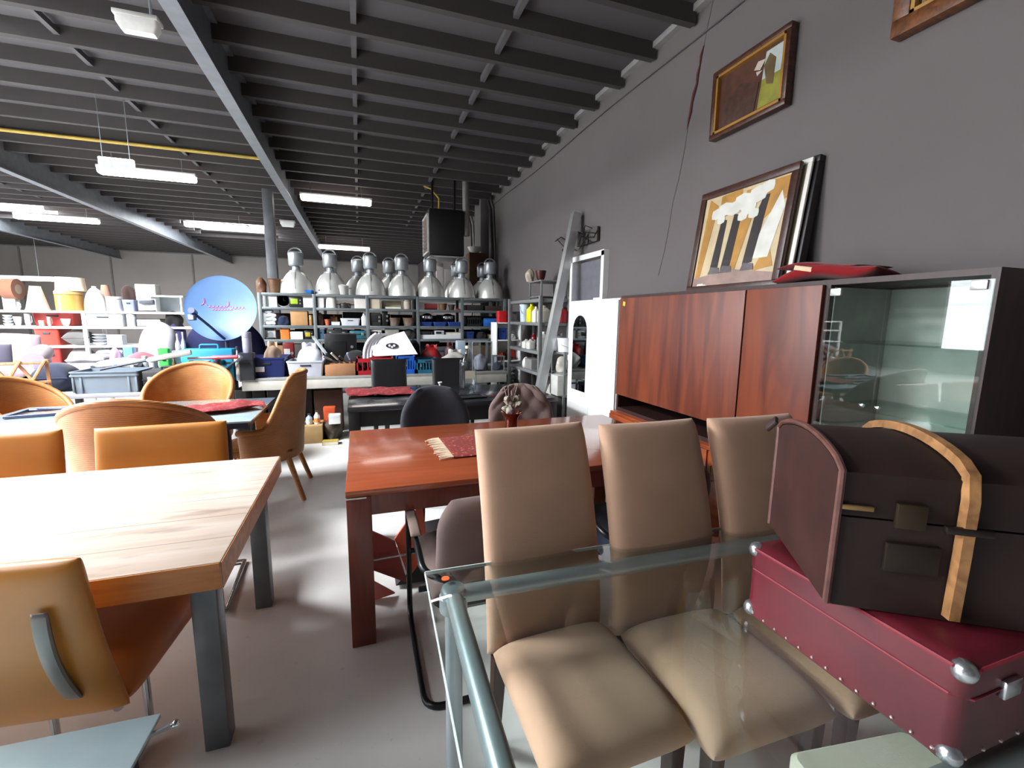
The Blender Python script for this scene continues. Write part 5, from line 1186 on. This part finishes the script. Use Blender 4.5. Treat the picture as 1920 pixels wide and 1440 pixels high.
wgood('blob', 'black_gloves', 'clothing', 'black work gloves on the lower shelf by the leaning profile', 1030, 2.33, Z3, .18, .14, 690, '#151517', seed=13)
t = thing('bookcase', 'white bookcase with red boxes between the long rack and wall rack', 'bookcase', (2.19, 6.72, 0))
for x in (-.20, .20): M().box((x, 0, .715), (.018, .30, 1.43), bev=.002).build('side_panel', WHITE, t)
for z in (1.42, 1.155, .83, .45, .06): M().box((0, 0, z), (.385, .29, .018), bev=.002).build('shelf', WHITE, t)
M().box((0, .145, .72), (.40, .008, 1.42)).build('back_panel', plain('#d8d6d2', .6), t)
for a in (('plainbox', 'red_box', 'box', 'bright red box on the left end of the white bookcase top', 935, 951, 583, 6.60, 1.43, '#c0181c'),
          ('crate', 'grey_crate', 'crate', 'dark grey plastic crate on the white bookcase top beside red box', 953, 976, 584, 6.60, 1.43, '#58595c'),
          ('bin', 'blue_tray_bin', 'bin', 'dark blue bin on the second shelf of the white bookcase', 935, 951, 615, 6.61, 1.165, '#24459a'),
          ('blob', 'white_shoe', 'shoe', 'white shoe beside the dark blue bin on the bookcase', 953, 968, 626, 6.61, 1.165, '#dcdcde'),
          ('plainbox', 'orange_box', 'box', 'orange-red box at the left of the bookcase third shelf', 934, 943, 661, 6.61, .84, '#e0521e'),
          ('pan', 'black_pot', 'pot', 'black cooking pot on the bookcase below the red pot', 944, 966, 668, 6.61, .84, '#1c1a1a'),
          ('blob', 'crimson_bag', 'bag', 'small crimson bag at the back of the bookcase third shelf', 950, 967, 652, 6.72, .84, '#c22a24'),
          ('pile', 'grey_cloth_pile', 'cloth', 'pile of grey cloths on the bookcase under the black pot', 936, 966, 690, 6.60, .46, '#6a6a6e')):
    good(*a)
# the leaning aluminium profile
t = thing('aluminium_profile', 'long aluminium profile leaning against the right wall above the door', 'metal profile', (1.855, 4.79, 0))
A = Vector((0, 0, .0)); B = Vector((2.51, 5.04, 2.75))-Vector(t.location); ax = (B-A).normalized(); sx = Vector((0, 1, 0)).cross(ax).normalized(); sy = ax.cross(sx)
mb = M(); sec = [(-.05, -.045), (.05, -.045), (.05, .045), (.042, .045), (.042, -.037), (-.042, -.037), (-.042, .045), (-.05, .045)]
mb.ring([[A+sx*a+sy*b_ for a, b_ in sec], [B+sx*a+sy*b_ for a, b_ in sec]]); mb.build('profile', plain('#c3c6c6', .32, .75, .06), t)
mb = M(); mb.ring([[A+ax*.0+sx*a+sy*b_ for a, b_ in ((-.055, -.05), (.055, -.05), (.055, .05), (-.055, .05))], [A+ax*.05+sx*a+sy*b_ for a, b_ in ((-.055, -.05), (.055, -.05), (.055, .05), (-.055, .05))]]); mb.build('end_cap', plain('#5a5c5e', .5), t)
t = thing('trolley', 'grey shelf trolley with white bucket between the profile and the white wardrobe', 'trolley', (2.37, 4.80, 0))
for x in (-.15, .15):
    for y in (-.17, .17): M().box((x, y, .56), (.025, .025, 1.12)).build('post', RG, t)
for z in (1.10, .86, .60, .25): M().box((0, 0, z), (.32, .37, .02), bev=.003).build('shelf', RG, t)
for a in (('bucket', 'white_bucket', 'bucket', 'white lidded bucket on top of the grey shelf trolley', 1061, 2.30, 1.11, .20, .20, 634, '#e2e2e4'),
          ('blob', 'dog_figure', 'figurine', 'white dog figure on the second shelf of the trolley', 1054, 2.27, .87, .16, .14, 668, '#c6c2b6'),
          ('plainbox', 'patterned_box', 'box', 'white box on the third shelf of the trolley below the dog figure', 1057, 2.27, .61, .26, .22, 702, '#c9c7c0'),
          ('blob', 'dark_junk_bag', 'bag', 'dark bag on the lowest shelf of the trolley', 1052, 2.27, .26, .28, .26, 730, '#3a3a3c')):
    k = dict(soft=False, seed=17) if a[1] == 'dog_figure' else {}
    wgood(*a, **k)
t = thing('shoe_rack_board', 'white slanted board leaning low beside the aluminium profile foot', 'board', (2.02, 5.11, 0), (0, .4, 0))
M().box((0, 0, .42), (.02, .20, .84), bev=.003).build('board', plain('#c3c2be', .5), t); M().box((-.011, 0, .42), (.004, .16, .78)).build('face', plain('#aaa9a6', .5), t)

# ------------------------------------------------------------------ left side: sorting table, white racks, satellite dish and junk
TZ = .74
t = thing('sorting_table', 'long white topped table piled with junk behind the glass table, left side', 'table', (-2.385, 5.96, 0))
M().box((0, 0, TZ-.02), (1.75, 1.56, .04), bev=.004).build('tabletop', plain('#85888e', .45), t)
for x in (-.82, .82):
    for y in (-.66, .66): M().box((x, y, .35), (.06, .06, .70), bev=.003).build('leg', BLACK_METAL, t)
t = thing('white_rack', 'white shelving full of crockery and lampshades at the far left', 'shelving', (-3.95, 7.36, 0))
WR = [1.52, 1.325, 1.085, .72, .30]
for x in (-1.95, -.65, .65, 1.95):
    for y in (-.22, .22): M().box((x, y, .76), (.04, .04, 1.52), bev=.003).build('post', WHITE, t)
for z in WR: M().box((0, 0, z-.014), (3.92, .50, .028), bev=.003).build('shelf', WHITE, t)
WY = 7.13
LEFT = [
 ('roll', 'brown_roll', 'roll', 'brown carpet roll on top of the white rack, far left edge', 1, 26, 521, WY, WR[0]+.12, '#8a5a44', {}),
 ('plainbox', 'grey_white_box', 'box', 'pale grey box under the brown carpet roll', 0, 24, 540, WY, WR[0], '#b9bcb8', {}),
 ('shade', 'lamp_shade', 'lampshade', 'big white cone lampshade at the left on the white rack', 34, 78, 536, WY, WR[0], '#f0ebe2', dict(taper=.45)),
 ('jar', 'ochre_drum', 'drum', 'ochre drum box under the cream lampshade on the white rack', 88, 140, 545, WY, WR[0], '#c99a50', dict(c2='#d8b070', depth=.3)),
 ('dome', 'white_dome_shade', 'lampshade', 'large white dome lampshade right of the ochre drum', 147, 189, 536, WY, WR[0], '#f1eee8', {}),
 ('shade', 'lamp_shade', 'lampshade', 'salmon pink cone lampshade behind the white dome shade', 174, 207, 534, 7.42, WR[0], '#d3a58e', dict(taper=.4)),
 ('jar', 'white_canister', 'canister', 'white upright canister right of the white dome lampshade', 193, 224, 556, WY, WR[0], '#ecebe8', {}),
 ('blob', 'brown_fur_bag', 'bag', 'dark brown fur bag on the white rack left of long white box', 216, 250, 534, 7.40, WR[0], '#4a3834', dict(seed=5)),
 ('plainbox', 'long_white_box', 'box', 'long white box highest on the white rack, left of the dish', 252, 290, 533, 7.40, WR[0], '#dedad2', {}),
 ('bin', 'lilac_bin', 'bin', 'lilac grey bin on top of the white rack below the fur bag', 227, 252, 562, WY, WR[0], '#8a90b4', {}),
 ('machine', 'white_kitchen_machine', 'appliance', 'white kitchen machine in front of the long white box', 255, 290, 560, WY, WR[0], '#dfe2e4', {}),
 ('cup', 'white_cup', 'cup', 'white cup left of the big cone lampshade', 24, 33, 566, WY, WR[0], '#e6e2e4', {}),
 # second board
 ('stack', 'plate_stack', 'plates', 'stack of white plates at the far left on the second white board', 0, 18, 590, WY, WR[1], '#dfe3e8', {}),
 ('bowl', 'white_bowl', 'bowl', 'white bowl right of the plate stack on the second board', 20, 36, 594, WY, WR[1], '#dfe3e8', {}),
 ('cup', 'white_mug', 'mug', 'white mug left of the upper red crate', 39, 53, 588, WY, WR[1], '#e3e6ea', {}),
 ('bin', 'red_bin', 'bin', 'upper one of three red bins on the white rack', 56, 136, 584, 7.22, WR[1], '#b5322a', dict(depth=.3)),
 ('jar', 'beige_jar', 'jar', 'small beige jar in front of the upper red bin', 68, 79, 601, WY, WR[1], '#c3b6a4', {}),
 ('cup', 'tall_cup', 'cup', 'tall pale cup in front of upper red bin, middle', 82, 92, 594, WY, WR[1], '#b8a898', {}),
 ('bowl', 'small_bowl', 'bowl', 'small white bowl in front of the upper red bin, right', 110, 128, 598, WY, WR[1], '#e4e2e4', {}),
 ('bin', 'white_basin', 'basin', 'big white plastic basin on the second board right of red bin', 150, 230, 587, WY, WR[1], '#e6e9ec', dict(depth=.36)),
 ('book', 'black_tray', 'tray', 'black tray on the second board right of the white basin', 255, 300, 598, WY, WR[1], '#26282a', {}),
 ('blob', 'black_hat', 'hat', 'black felt hat near the satellite dish', 302, 337, 583, WY, WR[1], '#1e1c1e', dict(seed=4)),
 ('jar', 'white_tin', 'tin', 'white tin between the basin and the black tray', 234, 252, 589, WY, WR[1], '#e3e4e8', {}),
 # third board
 ('bin', 'red_bin', 'bin', 'middle one of three red bins on the white rack', 60, 109, 615, WY, WR[2], '#c23a2a', dict(depth=.3)),
 ('cushion', 'grey_cushion', 'cushion', 'plump dark grey cushion on the third board beside the red bin', 113, 164, 619, WY, WR[2], '#6a6866', {}),
 ('stack', 'plate_stack', 'plates', 'stack of plates right of the plump grey cushion', 168, 196, 626, WY, WR[2], '#dfe2e6', {}),
 ('plainbox', 'white_tray_box', 'box', 'white shallow box on the third board left of white blanket', 199, 228, 628, WY, WR[2], '#dfe3ea', {}),
 ('blob', 'purple_bag', 'bag', 'dark purple bag beside the left edge of the dish', 311, 343, 601, WY, WR[2], '#3c3660', dict(seed=14)),
 ('jar', 'white_box_jar', 'jar', 'white jar on the third board below the black tray', 262, 283, 612, 7.42, WR[2], '#dcdee2', {}),
 ('plainbox', 'salmon_box', 'box', 'small salmon red box behind the white blanket heap', 268, 287, 601, 7.42, WR[2]+.16, '#d86a50', {}),
 # fourth board
 ('bin', 'red_bin', 'bin', 'lowest of three red bins on the white rack', 76, 112, 650, WY, WR[3], '#b5322a', dict(depth=.3)),
 ('cushion', 'taupe_cushion', 'cushion', 'taupe cushion on the fourth board right of the lowest red bin', 120, 168, 652, WY, WR[3], '#8a8684', {}),
 ('pile', 'bed_linen', 'linen', 'pile of white bed linen on the fourth board', 172, 226, 655, WY, WR[3], '#d8dae0', dict(c2='#a9acb8')),
]
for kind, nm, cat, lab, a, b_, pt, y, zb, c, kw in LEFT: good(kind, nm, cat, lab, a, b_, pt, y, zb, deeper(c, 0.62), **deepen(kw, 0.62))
zb = at(115, 545, y=WY+.02).z
good('shade', 'lamp_shade', 'lampshade', 'cream drum lampshade standing on the ochre drum box', 86, 143, 519, WY, zb, '#eadcc6', depth=.34, taper=.92)
t = thing('wall_cabinet', 'open white cabinet on the rack top directly left of the dish', 'cabinet', (at(311, 575, y=7.2).x, 7.36, WR[0]+.001))
for x in (-.17, .17): M().box((x, 0, .10), (.016, .30, .20)).build('side_panel', WHITE, t)
M().box((0, 0, .208), (.40, .32, .018)).build('top', WHITE, t); M().box((0, .14, .10), (.33, .01, .20)).build('back_panel', plain('#a9b4b8', .5), t)
# things on the sorting table
def tgood(*a, **k): good(*a, **k)
TL = [
 ('tub', 'grey_crate', 'crate', 'large light grey plastic crate at the front of the sorting table', 126, 259, 697, 5.20, TZ, '#7d8b98', dict(depth=.36)),
 ('toolcase', 'black_crate', 'case', 'black case at the front of the sorting table beside the grey crate', 264, 340, 690, 5.22, TZ, '#17191a', dict(depth=.34, c2='#3a3d40')),
 ('cushion', 'navy_cushion', 'cushion', 'dark navy cushion left of the light grey crate', 46, 122, 683, 5.34, TZ, '#23283c', dict(depth=.3)),
 ('pile', 'white_cloths', 'cloth', 'heap of white cloths behind the light grey crate', 165, 255, 676, 5.62, TZ, '#dcdcdc', dict(n=3, c2='#c9ccd0')),
 ('plainbox', 'flat_white_box', 'box', 'long flat white box at the left on the sorting table', 82, 170, 686, 5.62, TZ, '#d6d6da', dict(depth=.28)),
 ('blob', 'white_blanket', 'blanket', 'big white blanket heap on the sorting table left of the dish', 236, 324, 603, 6.30, TZ, '#e6e6ea', dict(seed=6, depth=.42, amp=.10)),
 ('bottle', 'white_spray_bottle', 'bottle', 'left of two white bottles beside the dish', 324, 334, 626, 6.05, TZ+.2, '#dfe2ea', dict(c2='#e8e8ea', c3='#b9c6d8')),
 ('bottle', 'white_spray_bottle', 'bottle', 'right of two white bottles beside the dish', 335, 344, 623, 6.05, TZ+.2, '#dfe2ea', dict(c2='#e8e8ea', c3='#b9c6d8')),
 ('plainbox', 'white_lower_box', 'box', 'white box under the two white bottles beside the dish', 322, 346, 658, 6.02, TZ, '#d3d6de', {}),
 ('bin', 'green_bin', 'bin', 'small bright green bin in front of the white blanket', 293, 316, 654, 5.90, TZ, '#4fc05a', {}),
 ('blob', 'pink_cloth', 'cloth', 'pinkish red cloth heap between the grey crate and green bin', 222, 288, 661, 5.92, TZ, '#c9606a', dict(seed=8)),
 ('plainbox', 'light_blue_box', 'box', 'small light blue box left of the pinkish red cloth', 230, 248, 651, 6.20, TZ, '#6ab0e0', {}),
 ('blob', 'pale_pink_bag', 'bag', 'pale pink bag left of the small light blue box', 196, 224, 652, 6.20, TZ, '#d9b4c4', {}),
 ('toolcase', 'turquoise_case', 'case', 'long turquoise case in front of the satellite dish', 336, 434, 646, 5.86, TZ, '#1f9cc0', dict(depth=.22, c2='#1f9cc0', c3='#103a48')),
 ('jar', 'clear_lilac_pot', 'container', 'translucent lilac container right of the dish foot', 451, 469, 623, 5.90, TZ+.20, '#a8a6b8', {}),
 ('plainbox', 'grey_black_box', 'box', 'black box under the translucent lilac container', 446, 474, 662, 5.86, TZ, '#2a2c34', {}),
 ('bottle', 'grey_bottle', 'bottle', 'pale grey bottle between the turquoise case and lilac container', 437, 447, 650, 5.84, TZ, '#b9c3cc', {}),
 ('blob', 'navy_bag', 'bag', 'dark navy bag behind the lower half of the satellite dish', 334, 494, 592, 6.57, TZ, '#2b2f58', dict(seed=3, depth=.15, amp=.06)),
 ('jar', 'glass_jar', 'jar', 'pale jar on the sorting table between the blanket heap and green bin', 262, 273, 668, 5.72, TZ, '#c9ccd0', {}),
 ('bowl', 'china_bowl', 'bowl', 'white china bowl just right of the pale jar on the sorting table', 275, 291, 675, 5.72, TZ, '#dadcde', {}),
 ('cup', 'china_mug', 'mug', 'white mug behind the light grey crate, right end', 240, 252, 684, 5.60, TZ, '#d5d7da', {}),
 ('bottle', 'brown_bottle', 'bottle', 'small brown bottle left of the turquoise case', 318, 327, 664, 5.74, TZ, '#6a4630', {}),
 ('book', 'grey_book', 'book', 'thick grey book in front of the turquoise case, left end', 330, 362, 684, 5.66, TZ, '#7a8088', dict(depth=.14)),
 ('jar', 'dark_tin', 'tin', 'dark tin in front of the turquoise case, right end', 398, 412, 672, 5.70, TZ, '#2e3038', {}),
 ('bowl', 'steel_bowl', 'bowl', 'steel bowl in front of the turquoise case, middle', 368, 392, 678, 5.68, TZ, '#9a9ca0', {}),
 ('blob', 'teal_cloth', 'cloth', 'small teal cloth behind the light grey crate', 196, 226, 684, 5.58, TZ, '#5a7a86', dict(seed=15)),
 ('plainbox', 'violet_box', 'box', 'small violet box behind the dark navy cushion', 60, 84, 676, 5.70, TZ, '#6a6290', {}),
 ('pile', 'grey_blanket_pile', 'blanket', 'pile of grey blankets at the left back of the sorting table', 110, 190, 668, 6.10, TZ, '#8a8a90', dict(n=3, c2='#6a6a72', depth=.4)),
]
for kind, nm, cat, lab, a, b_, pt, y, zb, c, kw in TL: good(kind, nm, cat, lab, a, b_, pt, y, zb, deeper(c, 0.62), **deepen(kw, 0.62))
# satellite dish
cen = at(414, 578, y=6.26)
t = thing('satellite_dish', 'round blue-grey satellite dish with faded red lettering on the sorting table', 'satellite dish', (cen.x, 6.34, TZ+.001))
R_, hz = .385, cen.z-TZ
T = Matrix.Translation((0, -.07, hz)) @ Matrix.Rotation(math.radians(-4), 4, 'Z') @ Matrix.Rotation(PI/2+math.radians(-9), 4, 'X')
prof = [(R_*q, -.085*(1-q*q)) for q in (0.02, .2, .4, .6, .8, .93, 1.0)]
DM = plain('#4c6c96', .5, .0, .05)
M().lathe(prof+[(R_+.006, .004), (R_+.004, -.008)]+[(R_*q, -.085*(1-q*q)-.008) for q in (.93, .8, .6, .4, .2, .02)], n=48, mat=T).build('dish', DM, t)
# faded red script on the dish, two unreadable words of loops
def script(x0, y0, n, s_, rise):
    p = []
    for k in range(n*8+1):
        a = k/8*2*PI; u = k/(n*8)
        p.append((x0+s_*(u*n*.9)+s_*.28*math.sin(a), y0+s_*(.42+.30*rise[int(min(n-1, u*n))])*(-math.cos(a)+1)*.5))
    return p
mb = M()
for (x0, y0, n, s_, rs) in ((-.23, .045, 1, .07, [2.2]), (-.16, .02, 5, .044, [.4]*5), (.03, .03, 1, .062, [2.0]), (.085, .005, 4, .045, [.5]*4), (-.12, -.012, 7, .035, [.1]*7)):
    pts = []
    for a, b_ in script(x0, y0, n, s_, rs):
        r2 = (a*a+b_*b_)/(R_*R_); pts.append(T @ Vector((a, b_, -.085*(1-r2)+.003)))
    mb.tube(pts, .0042, 5)
mb.build('red_lettering', plain('#b05a86', .5), t)
lo = T @ Vector((.045, -R_*.98, .0)); li = T @ Vector((-.20, -.10, .24))
M().tube([lo+Vector((0, .03, -.02)), lo*.5+li*.5, li], .016, 8).build('feed_arm', plain('#3a4060', .4, .3), t)
M().tube([li+Vector((0, .05, .0)), li+Vector((0, -.07, .03))], [.030, .034], 16).box(li+Vector((-.01, -.02, -.05)), (.07, .08, .07), bev=.01).build('receiver_head', plain('#454b66', .4), t)
M().box(li+Vector((-.012, -.062, -.05)), (.045, .004, .045)).build('white_face', plain('#d9dce4', .4), t)
M().tube([(0, .06, .02), (0, .06, hz+.05)], .022, 12).build('mast', plain('#4a5060', .4, .5), t)
M().box((0, .05, .012), (.36, .26, .024), bev=.004).build('base_plate', plain('#30343f', .5), t)
M().box((0, .065, hz-.02), (.10, .06, .14), bev=.01).build('bracket', plain('#4a5060', .4, .5), t)
# long tools lying over the crates
def longtool(label, p, q, c1, c2, r=.014, head=.03, frac=.6, name='broom', cat='tool'):
    p = Vector(p); q = Vector(q); t = thing(name, label, cat, p); d = q-p
    M().tube([(0, 0, 0), d*frac], r, 8).build('handle', plain(c1, .45), t); M().tube([d*frac, d*(frac+.04), d], [r, head, head], 8).build('head', plain(c2, .4), t)
longtool('black stick with long white head lying across the junk below the dish', at(188, 693, y=5.46), at(358, 660, y=5.46), '#1c1c2a', '#dddcd2', .012, .028, .50, 'vacuum_tube')
longtool('pinkish red handled tool lying on the black case below the dish', at(352, 672, y=5.50), at(446, 669, y=5.50), '#c88a90', '#b8404e', .012, .022, .45, 'hand_saw')
longtool('dark grey hammer shaped tool beside the navy crate', at(424, 692, y=5.86), at(452, 668, y=5.80), '#2a2c36', '#8a97a8', .014, .026, .6, 'hammer')
# mauve armchair and lattice
t = thing('armchair', 'mauve upholstered armchair among the junk at the far left', 'armchair', (-3.72, 6.30, 0), math.radians(20))
MV = fabric('#85737b')
M().shell(lambda u, v: Vector((.27*u, -.05+.27*v, .86+.02*(1-u*u))), .18, 16, 16, 5).build('seat', MV, t)
M().shell(lambda u, v: Vector((.32*u, .26+.06*v, 1.02+.24*v-.03*u*u)), .16, 18, 16, 4).build('backrest', MV, t)
for s in (-1, 1): M().tube([(s*.33, -.34, .98), (s*.33, 0, 1.02), (s*.33, .28, 1.04)], [.09, .10, .09], 16).box((s*.33, -.04, .86), (.13, .60, .26), bev=.04).build('arm', MV, t)
M().box((0, -.02, .70), (.60, .58, .16), bev=.02).build('base', MV, t)
for x in (-.26, .26):
    for y in (-.24, .24): M().rrect([(0, x, y, .05, .05, .01), (.63, x, y, .07, .07, .01)]).build('leg', wood('#3a2418', '#5a3a26'), t)
M().shell(lambda u, v: Vector((.17*u, -.24+.03*v, 1.05+.11*v)), .10, 14, 14, 3).build('dark_pillow', fabric('#3b3844'), t)
t = thing('wooden_lattice', 'pale wooden lattice rack at the far left edge beside rattan chair', 'rack', (-2.93, 5.05, 0), math.radians(10))
LW = wood('#8a5c3c', '#b88a64', .5, (12, 12, 2))
for k in range(3):
    M().box((-.16+.16*k, 0, .89), (.022, .02, .42), rot=(0, .5, 0), bev=.002).build('slat', LW, t); M().box((-.16+.16*k, .022, .89), (.022, .02, .42), rot=(0, -.5, 0), bev=.002).build('slat', LW, t)
for z in (.72, .88, 1.05): M().box((0, .011, z), (.56, .02, .022), bev=.002).build('rail', LW, t)
for x in (-.26, .26): M().box((x, .03, .54), (.025, .02, 1.08), bev=.002).build('post', LW, t)
